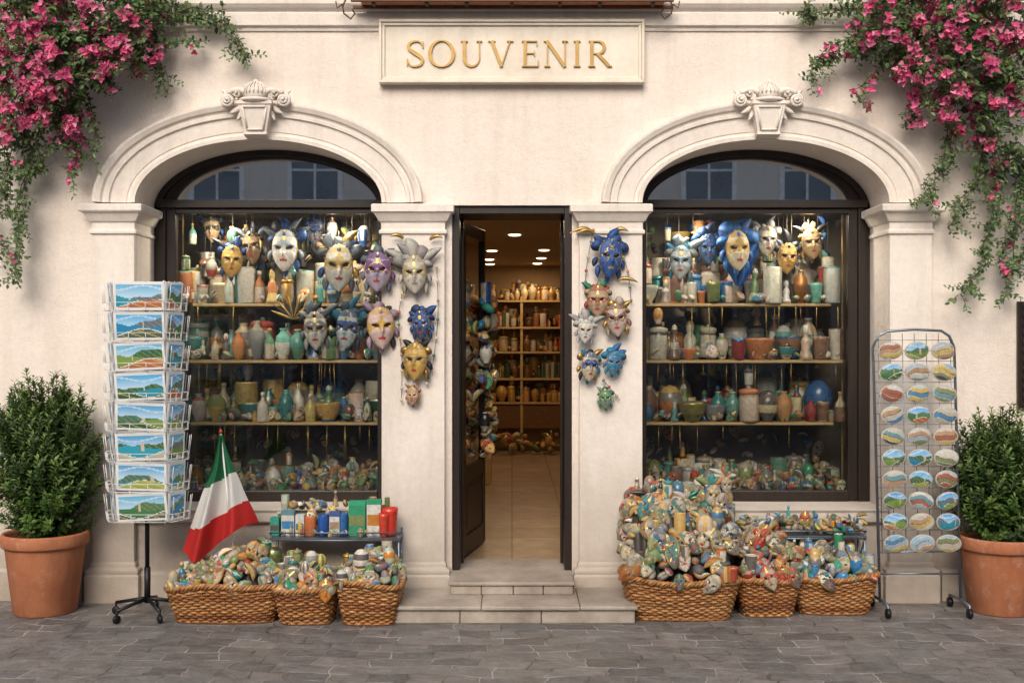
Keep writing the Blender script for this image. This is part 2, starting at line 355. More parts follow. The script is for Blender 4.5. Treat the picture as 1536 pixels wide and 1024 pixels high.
for sgn in (-1,1):
    f=MB(); y0,y1=.40,.49
    xo,xi=OX1-.001,OX0+.001
    bx=lambda a,b,ya,yb,za,zb: f.box(min(sgn*a,sgn*b),max(sgn*a,sgn*b),ya,yb,za,zb)
    bx(xo,xo-.09,y0,y1,SILL+.006,SPR+.05); bx(xo-.0895,xo-.165,y0+.02,y1,SILL+.006,SPR+.05)
    bx(xi,xi+.05,y0,y1,SILL+.006,SPR+.05); bx(xi+.0495,xi+.085,y0+.02,y1,SILL+.006,SPR+.05)
    bx(xo-.164,xi+.084,y0+.004,y1,SILL+.006,SILL+.085)
    bx(xo-.02,xi+.02,y0-.02,y1+.01,SPR+.012,SPR+.075)
    bx(xo-.166,xi+.086,y0+.012,y1,SPR-.03,SPR+.011)
    n=48; v=[];fc=[]
    gi=[]
    for i in range(n+1):
        tt=pi*i/n
        o=ringpt(sgn*WC,WA-.002,WB-.002,SPR,tt); m1=ringpt(sgn*WC,WA-.055,WB-.05,SPR,tt); ii=ringpt(sgn*(WC-.03),WA-.11,WB-.068,SPR,tt)
        v+=[(o[0],y0,o[1]),(m1[0],y0,m1[1]),(m1[0],y0+.03,m1[1]),(ii[0],y0+.03,ii[1]),(ii[0],y1,ii[1])]; gi.append(ii)
    for i in range(n):
        for j in range(4): fc.append((i*5+j,i*5+5+j,i*5+6+j,i*5+1+j))
    f.add(v,fc,(.02,.02,.02),0,False)
    f.obj('window_frame',[M_WOOD],shop,.005)
    gl=MB(); xa,xb=sorted((sgn*(xo-.16),sgn*(xi+.08)))
    gl.add([(xa,.462,SILL+.08),(xb,.462,SILL+.08),(xb,.462,SPR-.02),(xa,.462,SPR-.02)],[(0,1,2,3)],(1,1,1),0,False)
    gv=[(p[0],.46,p[1]) for p in gi if p[1]>SPR+.02]; gv=[(gv[0][0],.46,SPR+.02)]+gv+[(gv[-1][0],.46,SPR+.02)]
    gl.add(gv,[tuple(range(len(gv)))],(1,1,1),1,False)
    gl.obj('window_glass_pane',[M_GLASS,M_GLASS2],shop)
    d=MB(); xa,xb=sorted((sgn*3.0,sgn*.72)); 
    d.box(xa,xb,1.45,1.5,.4,3.6); d.box(xa,xa+.03,.502,1.45,.4,3.6); d.box(xb-.03,xb,.502,1.45,.4,3.6); d.box(xa+.03,xb-.03,.502,1.45,3.0,3.04); d.box(xa+.03,xb-.03,.502,1.45,SILL-.03,SILL+.03)
    d.obj('display_case',[M_DARKIN],shop)
d=MB()
d.box(-DX+.001,-DX+.055,.03,.5,FL+.002,DZ-.002); d.box(DX-.055,DX-.001,.03,.5,FL+.002,DZ-.002); d.box(-DX+.055,DX-.055,.03,.5,DZ-.06,DZ-.002)
d.box(-DX+.055,-DX+.075,.3,.34,FL+.002,DZ-.062); d.box(DX-.075,DX-.055,.3,.34,FL+.002,DZ-.062)
d.obj('door_frame',[M_WOOD],shop,.004)
def leafdoor(px,py,ang,Lw,name):
    d=MB(); z0=FL+.01; z1=DZ-.07; zm=.88
    d.box(0,Lw,-.022,.022,z0,z0+.16); d.box(0,Lw,-.022,.022,zm-.06,zm+.06); d.box(0,Lw,-.0215,.0215,z1-.1,z1)
    d.box(0,.09,-.024,.024,z0,z1); d.box(Lw-.06,Lw,-.024,.024,z0,z1)
    d.box(.09,Lw-.06,-.01,.01,z0+.16,zm-.06); d.loft([(.14,Lw-.12,-.018,.018,z0+.21),(.14,Lw-.12,-.018,.018,zm-.11)])
    M=TR(px,py,0,0,0,ang); d.obj(name,[M_WOOD],shop,.004,M)
    g=MB(); g.add([(.09,0,zm+.06),(Lw-.06,0,zm+.06),(Lw-.06,0,z1-.1),(.09,0,z1-.1)],[(0,1,2,3)],(1,1,1),0,False); g.obj('door_glass',[M_GLASS],shop,0,M)
    h=MB(); h.tube([(Lw-.05,-.03,1.15),(Lw-.05,-.07,1.15),(Lw-.05,-.07,1.35),(Lw-.05,-.03,1.35)],.008,8,(.5,.33,.1)); h.obj('door_handle',[A_GOLD],shop,0,M)
leafdoor(-.405,.46,math.radians(79),.80,'door_leaf')
r=MB(); YB=9.7; CZ=3.14
r.box(-.72,-.68,.5,1.5,0,CZ); r.box(.68,.72,.5,1.5,0,CZ)
r.box(-1.5,-1.45,1.5,YB,0,CZ); r.box(1.6,1.65,1.5,YB,0,CZ); r.box(-1.5,1.65,YB,YB+.1,0,CZ+.1); r.box(-1.5,-.72,1.501,1.55,0,CZ); r.box(.72,1.65,1.501,1.55,0,CZ)
r.obj('interior_walls',[M_INWALL],shop)
r=MB(); r.box(-1.5,1.65,.501,YB,CZ,CZ+.1); r.obj('interior_ceiling',[M_CEIL],shop)
r=MB(); r.box(-1.5,1.65,.501,YB,0,FL-.004); r.obj('interior_floor',[M_TILE],shop)
def lamp(x,y,z,e,rad=.07,col=(1,.70,.42)):
    a=MB(); a.lathe([(0,-.012),(rad*.8,-.012),(rad,-.004),(rad,0)],TR(x,y,z),(1,1,1),0,20); a.obj('ceiling_or_fill_lamp',[M_LAMP],shop)
    if not e: return
    l=bpy.data.lights.new('lamp_light','AREA'); l.shape='DISK'; l.size=rad*2; l.energy=e; l.color=col
    o=bpy.data.objects.new('ceiling_or_fill_light',l); o.location=(x,y,z-.02); COL.objects.link(o); o.parent=shop
for px,py,e in ((765,325,12),(772,352,12),(738,376,0),(816,375,11),(734,389,11),(812,387,0),(735,396,0),(806,395,8)):
    dd=(CZ-H)*F/(512-py); lamp((px-768)/F*dd,dd+CAMY,CZ,e)
for sg in (-1,1):
    for xx in (1.4,2.35): lamp(sg*xx,.62,2.995,10,.045,(1,.87,.7))  # added fill lamps at the display tops to brighten the window goods
# ---------------------------------------------------------------- sign
plq=MB(); ys=-.03
x0,x1,z0,z1=X(569,-.04),X(966,-.04),Z(126,-.04),Z(31,-.04)
def frame(mb,x0,x1,z0,z1,wd,ya,yb):
    mb.box(x0,x1,ya,yb,z0,z0+wd); mb.box(x0,x1,ya,yb,z1-wd,z1); mb.box(x0,x0+wd,ya,yb,z0+wd,z1-wd); mb.box(x1-wd,x1,ya,yb,z0+wd,z1-wd)
plq.box(x0+.005,x1-.005,-.052,-.001,z0+.005,z1-.005)
frame(plq,x0,x1,z0,z1,.022,-.085,0); frame(plq,x0+.0221,x1-.0221,z0+.0221,z1-.0221,.022,-.07,0)
sgn_o=empty('shop_sign')
plq.obj('marble_plaque',[M_MARBLE],sgn_o,.004)
L=MB(); cnt=[0]
def ribbon(pts,ws,ox,sc,closed=False):
    cnt[0]+=1; yf=-.066-.0007*(cnt[0]%5); yb=-.052; n=len(pts); v=[];f=[]
    for i,(a,b) in enumerate(pts):
        if closed: p,q2=pts[i-1],pts[(i+1)%n]
        else: p,q2=pts[max(i-1,0)],pts[min(i+1,n-1)]
        dx,dz=q2[0]-p[0],q2[1]-p[1]; l=math.hypot(dx,dz) or 1; nx,nz=-dz/l,dx/l; w_=ws[i]/2 if isinstance(ws,list) else ws/2
        for sx in (1,-1):
            for y in (yf,yb): v.append((ox+(a+nx*w_*sx)*sc,y,zL+(b+nz*w_*sx)*sc))
    for i in range(n if closed else n-1):
        j=(i+1)%n; a=i*4;b=j*4
        f+=[(a,b,b+2,a+2),(a,a+1,b+1,b),(a+2,b+2,b+3,a+3)]
    if not closed: f+=[(0,2,3,1),(n*4-4,n*4-3,n*4-1,n*4-2)]
    L.add(v,f,(.6,.4,.1),0,False)
zL=Z(101,-.05); sc=Z(62,-.05)-zL
def cr(P,n=8):
    out=[]; Q=[P[0]]+P+[P[-1]]
    for i in range(1,len(Q)-2):
        for k in range(n):
            t_=k/n; o=[]
            for d_ in range(len(P[0])):
                a,b_,c_,e_=Q[i-1][d_],Q[i][d_],Q[i+1][d_],Q[i+2][d_]
                o.append(.5*((2*b_)+(-a+c_)*t_+(2*a-5*b_+4*c_-e_)*t_**2+(-a+3*b_-3*c_+e_)*t_**3))
            out.append(tuple(o))
    out.append(P[-1]); return out
def let(ch,px):
    ox=X(px,-.05); rb=lambda p,w_,c=False: ribbon(p,w_,ox,sc,c)
    TK,TN,SF=.125,.045,.04
    stem=lambda x,w_,a=0,b=1: rb([(x,a),(x,b)],w_)
    ser=lambda x,z,h=.13: rb([(x-h,z),(x+h,z)],SF)
    if ch=='S':
        P=cr([(.64,.80,.03),(.55,.94,.05),(.36,.985,.06),(.15,.90,.10),(.11,.72,.12),(.27,.57,.14),(.48,.44,.14),(.63,.29,.12),(.58,.10,.09),(.38,.015,.06),(.18,.05,.05),(.07,.22,.03)])
        rb([(a,b) for a,b,c in P],[c for a,b,c in P]); rb([(.655,.72),(.655,.97)],.035); rb([(.055,.03),(.055,.30)],.035)
    if ch=='O':
        P=[(.5+.45*cos(2*pi*i/40),.5+.5*sin(2*pi*i/40)) for i in range(40)]
        rb(P,[.04+.10*abs(cos(2*pi*i/40))**1.5 for i in range(40)],True)
    if ch=='U':
        P=[(.14,1),(.14,.35)]+[(.43-.29*cos(pi*i/14),.33-.31*sin(pi*i/14)) for i in range(15)]+[(.72,.35),(.72,1)]
        n=len(P); rb(P,[lerp(TK,TN,min(1,max(0,(i-3)/10))) for i in range(n)]); ser(.14,.98); ser(.72,.98,.11)
    if ch=='V':
        rb([(.12,1),(.50,0)],TK); rb([(.49,0.02),(.82,1)],TN); ser(.12,.98,.14); ser(.83,.98,.12)
    if ch=='E':
        stem(.14,TK); rb([(.02,.98),(.60,.98)],SF); rb([(.02,.02),(.64,.02)],SF); rb([(.14,.52),(.50,.52)],SF)
        rb([(.60,.99),(.60,.80)],.035); rb([(.645,.01),(.645,.24)],.035); rb([(.50,.42),(.50,.62)],.035)
    if ch=='N':
        stem(.15,TN); stem(.83,TN); rb([(.13,1),(.83,0)],TK); ser(.12,.98,.1); ser(.15,.02,.11); ser(.83,.98,.11)
    if ch=='I': stem(.14,TK); ser(.14,.98); ser(.14,.02)
    if ch=='R':
        stem(.14,TK); ser(.14,.02); rb([(.02,.98),(.3,.98)],SF)
        P=[(.14,.98),(.34,.98)]+[(.38+.24*sin(pi*i/12),.745+.235*cos(pi*i/12)) for i in range(13)]+[(.34,.51),(.14,.51)]
        rb(P,[.04,.045]+[.045+.08*sin(pi*i/12) for i in range(13)]+[.045,.04])
        rb([(.36,.51),(.80,.03)],TK*.95); rb([(.76,.02),(.92,.02)],SF)
for ch,px in zip('SOUVENIR',(609,643,691,733,782,815,860,882)): let(ch,px)
L.obj('letters',[M_GOLDL],sgn_o)
# ---------------------------------------------------------------- balcony above
bal=empty('balcony'); b=MB(); zb=Z(10,-.09)
b.loft([(X(540,-.2),X(998,-.2),-.21,-.09,zb),(X(540,-.2),X(998,-.2),-.21,-.09,zb+.2)])
b.obj('balcony_slab',[M_TERRA],bal,.01)
b=MB(); b.box(X(527,-.2),X(1010,-.2),-.24,-.2101,zb-.005,zb+.03); b.box(X(527,-.2),X(1010,-.2),-.12,-.0905,zb-.022,zb-.001)
for px in (560,640,700,768,840,900,980): b.box(X(px,-.2)-.012,X(px,-.2)+.012,-.21,-.12,zb-.015,zb-.001)
for sg,px in ((-1,520),(1,1003)):
    cx=X(px,-.15)
    b.tube([(cx,-.15,zb+.05),(cx+sg*.03,-.15,zb-.02),(cx+sg*.02,-.15,zb-.07),(cx-sg*.03,-.15,zb-.11),(cx-sg*.06,-.15,zb-.07),(cx-sg*.04,-.15,zb-.04)],.007,6)
    b.tube([(cx+sg*.03,-.15,zb+.0),(cx+sg*.07,-.15,zb-.03),(cx+sg*.08,-.15,zb+.02)],.006,6)
b.obj('iron_brackets',[simple('rusty_iron',(.12,.06,.035),.7,.2,.5,20)],bal)
b=MB(); xs=X(1527,-.03); b.box(xs,xs+.5,-.035,-.001,Z(612,-.03),Z(452,-.03))
for i in range(12):
    zz=lerp(Z(608,-.03),Z(458,-.03),i/11.); b.box(xs+.03,xs+.47,-.05,-.034,zz-.022,zz+.012)
b.obj('window_shutter',[M_WOOD],shop,.003)
# ---------------------------------------------------------------- opposite building (seen in reflections)
op=empty('apartment_building'); b=MB(); YO=-20.
b.box(-22,22,YO-6,YO,0,9.2); b.box(-22.3,22.3,YO-6.2,YO+.35,9.2,9.5); b.box(-22,22,YO-.01,YO+.12,4.2,4.4)
b.obj('walls',[M_OPP],op)
b=MB(); fr_=MB()
for i in range(-8,9):
    xx=i*2.55
    for z0_,z1_ in ((.2,3.2),(5.6,7.1)):
        b.box(xx-.6,xx+.6,YO+.001,YO+.03,z0_,z1_)
        fr_.box(xx-.72,xx-.6,YO+.001,YO+.09,z0_-.1,z1_+.1); fr_.box(xx+.6,xx+.72,YO+.001,YO+.09,z0_-.1,z1_+.1); fr_.box(xx-.6,xx+.6,YO+.001,YO+.09,z1_,z1_+.12); fr_.box(xx-.8,xx+.8,YO+.001,YO+.15,z0_-.14,z0_-.001); fr_.box(xx-.03,xx+.03,YO+.03,YO+.06,z0_,z1_); fr_.box(xx-.6,xx+.6,YO+.03,YO+.058,(z0_+z1_)/2,(z0_+z1_)/2+.06)
b.obj('windows',[simple('opp_glass',(.16,.19,.22),.3,0,.2,1,0)],op); fr_.obj('window_surrounds',[simple('opp_trim',(.85,.83,.8),.7)],op)

# ---------------------------------------------------------------- souvenir generators
PAL=[(.56,.50,.38),(.30,.28,.23),(.62,.52,.34),(.16,.24,.10),(.05,.22,.22),(.48,.17,.06),(.24,.13,.08),(.58,.37,.10),(.26,.26,.25),(.66,.63,.56),(.05,.16,.34),(.46,.07,.045),(.30,.34,.13),(.12,.10,.09),(.62,.46,.16),(.55,.50,.42),(.44,.36,.24),(.14,.34,.30),(.68,.64,.56),(.55,.26,.08),(.10,.24,.14)]
GOLD=(.58,.38,.12)
def crescent(mb,M,s,c1,c2,mt=1):
    n=10; v=[];f=[];c=[]
    for i in range(n+1):
        t=i/n; a=lerp(-.95,.95,t); w_=s*.38*max(.06,cos(a*1.6))**.7; cxp,cz=s*sin(a),s*.55*cos(a)*1.4
        for sx,yy in ((-1,0),(-.5,-.35),(.5,-.35),(1,0),(0,.15)): v.append((cxp,yy*w_,cz+sx*w_))
    for i in range(n):
        for q_ in range(5):
            a=i*5+q_;b=i*5+(q_+1)%5; f.append((a,b,b+5,a+5)); c.append(c2 if q_==1 else c1)
    mb.add(v,f,c,mt,True,M)
def mface(mb,M,h,base,band,lip,seed,nu=30,nv=38,gold=GOLD):
    r_=random.Random(seed); f1=r_.uniform(2,5); f2=r_.uniform(3,8); st=r_.random(); wdt=r_.uniform(.58,.66); chin=r_.uniform(1.5,2.1); bt=r_.uniform(.26,.5)
    def wd(v):
        if v>=0: return wdt*(1-abs(v)**2.6)**.5+.02
        return wdt*(1-abs(v)**chin)**.75+.02
    def eye(x,v):
        ax=abs(x)-.27; zz=v-.12-ax*.25
        return (ax/.155)**2+(zz/(.075))**2
    def fn(u_,v_):
        u=2*u_-1; v=2*v_-1
        w_=wd(v); x_=u*w_
        y=-.40*sqrt(max(0,1-u*u*.92))*(1-.35*v*v)
        y-=.20*math.exp(-(x_/.085)**2)*max(0,1-abs((v+.12)/.30))**.8
        y-=.05*math.exp(-((abs(x_)-.27)/.18)**2-((v-.27)/.07)**2)
        e=eye(x_,v)
        if e<1.5: y+=.10*max(0,(1.5-e)/1.5)**.5
        y-=.07*math.exp(-(x_/.14)**2-((v+.47)/.07)**2)-.03*math.exp(-(x_/.16)**2-((v+.47)/.018)**2)
        y-=.05*math.exp(-((abs(x_)-.34)/.14)**2-((v+.2)/.16)**2)
        return (x_*h/2,y*h/2,v*h/2)
    mats=[]
    def cf(u_,v_):
        u=2*u_-1; v=2*v_-1
        x_=u*wd(v); e=eye(x_,v); m_=1
        if e<1.0: c=(.006,.006,.006)
        elif e<1.55: c=gold; m_=2
        elif (x_/.17)**2+((v+.47)/(.085-.03*abs(x_)/.17))**2<1: c=lip
        elif abs(u)>.94: c=gold; m_=2
        elif -.06+.22*abs(x_)*sin(f1*abs(x_)*3)<v<bt+.10*sin(f2*abs(x_)+seed): 
            c=band
            if abs(sin(f2*2*x_*x_+v*9+seed))<.13: c=gold; m_=2
        elif v>.4 and abs(x_)<.07*(1-(v-.4)): c=gold; m_=2
        elif st>.35 and abs(sin(v*5+abs(x_)*f1*3+seed))<.08: c=gold; m_=2
        elif v>.62: c=lc(base,band,.8)
        else: c=base
        mats.append(m_); return c
    o=len(mb.f); mb.sheet(fn,nu,nv,cf,1,M)
    mb.m[o:]=mats
def mask_obj(px,py,Y,hp,base,band,lip=(.45,.03,.03),crest=((.05,.12,.35),GOLD),seed=0,nb=9,cl=.55,rz=0,ry=0,gold=GOLD,name='venetian_mask',cw=.17):
    h=S(hp*(.93 if Y>0 else 1),Y); mb=MB(); r_=random.Random(seed*7+3)
    ry=ry+r_.uniform(-.10,.10); rz=rz+r_.uniform(-.3,.3)
    mface(mb,None,h,base,band,lip,seed,gold=gold)
    for i in range(nb):
        a=lerp(.12*pi,.88*pi,i/(nb-1)); ca,sa=cos(a),sin(a)
        L_=h*cl*(.7+.3*sin(i*2.1+seed))*(1.25 if i==nb//2 else 1)
        c=crest[i%len(crest)]; mt=2 if c==GOLD else 1
        curl=(1 if ca>0 else -1)*(.9 if i%2 else -.5)
        blade(mb,(ca*h*.27,.01,h*.14+sa*h*.27),(ca*.8,-.12,sa+.35),(curl,-.1,-.2),L_*.9,h*cw*(1.7 if i%2==0 else 1.1),vary(lc(c,(0,0,0),.15),.15,r_),mt,.6,9)
    for i in range(13):
        a=lerp(.05*pi,.95*pi,i/12); mb.ell(TR(cos(a)*h*.30,-h*.07*sin(a)-.005,h*.15+sin(a)*h*.34),h*.022,h*.022,h*.022,gold if i%2 else crest[0],2 if i%2 else 0,8,6)
    mb.ell(TR(0,-h*.15,h*.38),h*.05,h*.03,h*.06,crest[0],0,10,8)
    for i in range(4):
        sx=-1 if i<2 else 1; q_=i%2; c=crest[(i+1)%len(crest)]
        blade(mb,(sx*h*(.29-.08*q_),.015,-h*(.0+.18*q_)),(sx*.7,-.05,-.6-.35*q_),(-sx*.7,0,-.3),h*(.28+.05*q_),h*.15,vary(c,.1,r_),2 if c==GOLD else 1,.6)
    blade(mb,(0,.02,-h*.42),(0,-.05,-1),(0,0,0),h*.2,h*.13,crest[0],1,0)
    mb.tube([(0,.01,h*.45),(0,.03,h*.8)],.002,4,(.3,.25,.15),1)
    mb.obj(name,ATT,None,0,TR(X(px,Y),Y,Z(py,Y),0,ry,rz))
WH=(.72,.70,.65); BL=(.022,.08,.27); DB=(.015,.04,.12); SIL=(.42,.41,.40); PUR=(.15,.07,.19); TEAL=(.03,.22,.34); BLK=(.02,.02,.025); RD=(.42,.05,.03); GRN=(.05,.22,.11)
GB=(.52,.32,.08); GY_=(.15,.18,.22)
mask_obj(428,376,.60,68,WH,(.38,.46,.54),crest=(BL,GY_,BLK,GY_),seed=1,nb=9)
mask_obj(508,402,.55,76,WH,(.58,.44,.20),crest=((.10,.12,.15),BL,GY_,GOLD),seed=2,nb=9)
mask_obj(348,392,.66,52,GB,(.30,.18,.05),crest=(BL,BLK),seed=3,nb=7)
mask_obj(379,372,.72,54,(.24,.15,.08),BLK,crest=(BLK,GY_),seed=4,nb=7)
mask_obj(567,408,-.12,60,(.34,.29,.36),PUR,crest=(PUR,(.12,.14,.2),GY_),seed=5,nb=5,cl=.35)
mask_obj(474,496,.57,62,(.62,.60,.55),(.20,.20,.22),crest=(BLK,GY_,SIL),seed=6,nb=7)
mask_obj(522,494,.55,64,(.54,.62,.66),BL,crest=(TEAL,(.03,.06,.12),GY_),seed=7,nb=7)
mask_obj(571,492,-.12,64,(.56,.40,.36),GB,crest=((.3,.22,.28),BLK,(.3,.22,.28)),seed=8,nb=5,cl=.35)
mask_obj(318,345,.9,42,(.3,.22,.12),BLK,crest=(BLK,BL),seed=9,nb=7)
mask_obj(475,350,.95,44,(.2,.25,.3),BL,crest=(BL,BLK),seed=19,nb=7)
mask_obj(622,412,-.13,58,(.50,.47,.40),(.36,.30,.19),lip=(.3,.2,.15),crest=(SIL,(.50,.47,.41),(.28,.27,.25)),seed=11,nb=9,cl=.65,cw=.24)
mask_obj(632,488,-.12,44,(.03,.07,.17),BL,crest=(DB,BL),seed=12,nb=7,cl=.45,cw=.26)
mask_obj(624,542,-.13,56,GB,(.30,.20,.06),crest=(GOLD,BLK),seed=13,nb=5,cl=.35)
mask_obj(619,594,-.12,28,(.42,.25,.17),(.45,.32,.2),crest=((.4,.24,.13),),seed=14,nb=5,cl=.4)
mask_obj(914,388,-.13,60,BL,(.03,.09,.25),lip=(.3,.25,.1),crest=(BL,DB,BL),seed=21,nb=7,cl=.4,cw=.22)
mask_obj(897,452,-.12,48,(.40,.28,.18),(.30,.07,.04),crest=((.40,.32,.2),RD,GRN),seed=22,nb=7,cl=.4)
mask_obj(925,480,-.15,50,(.48,.38,.32),(.18,.10,.1),crest=((.26,.12,.08),GOLD,(.45,.38,.3)),seed=23,nb=7,cl=.45)
mask_obj(878,497,-.17,36,(.6,.6,.56),SIL,crest=((.55,.52,.48),(.40,.38,.36)),seed=24,nb=9,cl=.6,cw=.25)
mask_obj(884,550,-.13,44,(.50,.44,.32),BL,crest=(TEAL,GOLD,BLK),seed=25,nb=5,cl=.4)
mask_obj(920,545,-.14,36,TEAL,(.03,.15,.32),crest=(TEAL,(.04,.15,.4)),seed=26,nb=7,cl=.5,cw=.26)
mask_obj(908,598,-.12,30,(.14,.26,.20),GRN,crest=(GRN,(.3,.38,.32)),seed=27,nb=5,cl=.35)
mask_obj(1021,394,.60,54,(.48,.53,.56),(.12,.22,.32),crest=((.3,.32,.34),(.18,.22,.26),TEAL),seed=31,nb=7,cl=.6,cw=.24)
mask_obj(1061,374,.66,48,(.06,.14,.28),BL,crest=(BL,DB),seed=32,nb=7,cl=.6,cw=.26)
mask_obj(1105,376,.60,66,(.62,.54,.38),(.42,.27,.09),crest=((.02,.14,.42),(.03,.10,.32)),seed=33,nb=9,cl=.5,cw=.3)
mask_obj(1150,362,.74,50,(.60,.53,.42),(.2,.2,.22),crest=(SIL,GY_),seed=34,nb=7)
mask_obj(1180,388,.68,50,GB,(.26,.15,.05),crest=(BLK,GY_),seed=35,nb=5)
mask_obj(1217,366,.68,50,(.46,.32,.16),(.2,.13,.08),crest=((.4,.28,.1),BLK),seed=36,nb=7,cl=.5)
# masks hung by the open door
for i,(px,py,c1,c2) in enumerate(((722,478,(.45,.2,.1),RD),(716,530,(.30,.28,.22),GRN),(724,590,(.4,.3,.2),BLK),(714,640,(.2,.3,.22),GRN))):
    mask_obj(px,py,1.32,34,c1,c2,crest=(c2,GOLD,BLK),seed=60+i,nb=7,cl=.5,rz=.5)
cd_=MB()
for pts in ([(603,440),(598,480),(603,540),(602,600)],[(655,400),(657,470),(650,540),(640,575)],[(890,345),(880,400),(878,440)],[(918,350),(940,400),(947,455)],[(905,570),(930,600)]):
    P=cr([(float(a),float(b_)) for a,b_ in pts],8)
    cd_.tube([(X(a,-.1),-.10,Z(b_,-.1)) for a,b_ in P],.0025,5,(.12,.08,.05),1)
    for a,b_ in P[::3]: cd_.ell(TR(X(a,-.1),-.10,Z(b_,-.1)),.012,.010,.014,vary(R.choice(PAL),.2),0,8,6)
for (a,b_,dx) in ((890,350,-.5),(920,348,.5),(885,345,-.9),(928,420,.8),(605,358,-.4),(645,360,.4)):
    blade(cd_,(X(a,-.1),-.11,Z(b_,-.1)),(dx,-.1,.5),(dx*.5,0,-1),.13,.03,GOLD,2,.7,9)
cd_.obj('bead_strings',ATT)
dr=MB()
dr.sheet(lambda u,v:(X(lerp(lerp(1078,1103,v**2),lerp(1144,1108,v**2),u),.7)+.012*sin(v*9),.70+.03*sin(u*14+v*3),Z(lerp(345,430,v),.7)+.02*sin(u*6)),20,16,(.02,.12,.40),0); dr.obj('blue_scarf',[A_CLOTH])
fn_=MB()
for i in range(11):
    a=lerp(.25,pi-.35,i/10); blade(fn_,(X(440,.6),.6,Z(478,.6)),(cos(a),-.02,sin(a)),(0,0,0),.19,.035,(.02,.02,.02) if i%2 else GOLD,1 if i%2 else 2,0)
fn_.obj('hand_fan',ATT)

PROF={
 'vase':[(.0,0),(.5,0),(.62,.1),(.95,.4),(1,.55),(.8,.75),(.38,.88),(.36,.95),(.48,1),(.3,.98)],
 'jar':[(0,0),(.9,0),(1,.06),(1,.72),(.92,.78),(.92,.80),(1,.81),(1,.92),(.6,.96),(.2,.97),(.2,1.03),(0,1.05)],
 'bottle':[(0,0),(.95,0),(1,.05),(1,.5),(.85,.62),(.35,.74),(.3,.88),(.38,.89),(.38,.99),(0,1)],
 'cup':[(0,0),(.7,0),(.78,.1),(.95,.85),(1,1),(.9,1),(.8,.5),(0,.3)],
 'bowl':[(0,0),(.5,0),(.5,.12),(.8,.4),(1,.9),(1,1),(.93,1),(.6,.4),(0,.3)],
 'fig':[(0,0),(1,0),(.95,.1),(.6,.3),(.7,.5),(.5,.62),(.28,.67),(.42,.76),(.46,.86),(.3,.97),(0,1)],
 'egg':[(0,0),(.5,0),(.45,.08),(.85,.3),(1,.55),(.85,.8),(.5,.95),(0,1)],
 'can':[(0,0),(.97,0),(1,.02),(1,.96),(.97,1),(.85,1),(.85,.97),(0,.97)]}
ASP={'vase':.26,'jar':.26,'bottle':.17,'cup':.34,'bowl':.45,'fig':.22,'egg':.32,'can':.27}
def pot(mb,x,y,z,h,pal,r_,kind=None,seg=12):
    k=kind or r_.choice(list(PROF)); P=PROF[k]; c1=vary(r_.choice(pal),.25,r_); c2=vary(r_.choice(pal),.25,r_); c3=r_.choice([GOLD,c1,c2,(.6,.58,.5)])
    if k=='bowl' or k=='cup': h=h*.6
    rr=h*ASP[k]*r_.uniform(.85,1.15)*(1.5 if k=='bowl' else 1); n=len(P); b1=r_.randint(1,n-3); b2=b1+r_.randint(1,3)
    dec=r_.random()<.4
    def cf(i,kk):
        if dec and b1<=i<b2: return c2 if kk%2 else c3
        if k in('bottle','can','jar') and i==(2 if k!='can' else 2) and not dec: return lc((.66,.62,.52),c2,.25) if kk%6<4 else c1
        return c2 if b1<=i<b2 else (c3 if i>=n-3 else c1)
    mb.lathe([(a*rr,b*h) for a,b in P],TR(x,y,z,r_.uniform(-.03,.03),r_.uniform(-.04,.04),r_.uniform(0,6)),cf,r_.choice([0,0,1,1,2 if r_.random()<.3 else 0]),seg)
    return rr
def row(mb,x0,x1,y,z,h0,h1,pal,r_,kinds=None,dens=1.):
    x=x0
    while x<x1:
        h=r_.uniform(h0,h1); k=r_.choice(kinds) if kinds else r_.choice(list(PROF)); w_=h*ASP[k]*(.9 if k=='bowl' else (.6 if k=='cup' else 1))
        if x+2*w_>x1+.03: break
        if r_.random()<.16: item(mb,x+w_,y,z+.06,r_.uniform(.045,.07),r_,pal)
        else:
            pot(mb,x+w_,y+r_.uniform(-.04,.04),z,h,pal,r_,k)
            if k in('jar','can') and r_.random()<.35 : pot(mb,x+w_,y,z+h*1.04,h*.5,pal,r_,r_.choice(['egg','fig','jar']))
        x+=w_*2*r_.uniform(.90,1.12)/dens
def striped(c1,c2,c3,n,r_):
    ph=r_.random(); wv=r_.uniform(.03,.12); kk=r_.choice([1,2])
    def f(u,v):
        t=(v+wv*sin(2*pi*kk*u)+ph*.3)*n; k=int(t*2)%5; return (c1,c1,c2,c1,c3)[k]
    return f
BRT=[(.52,.46,.34),(.38,.36,.31),(.22,.22,.20),(.16,.21,.09),(.03,.24,.21),(.60,.24,.03),(.42,.06,.03),(.58,.40,.09),(.04,.20,.42),(.62,.59,.51),(.44,.41,.32),(.26,.21,.14),(.42,.29,.18),(.31,.29,.22),(.18,.16,.12),(.04,.28,.12),(.24,.27,.10),(.30,.28,.25),(.10,.09,.08)]
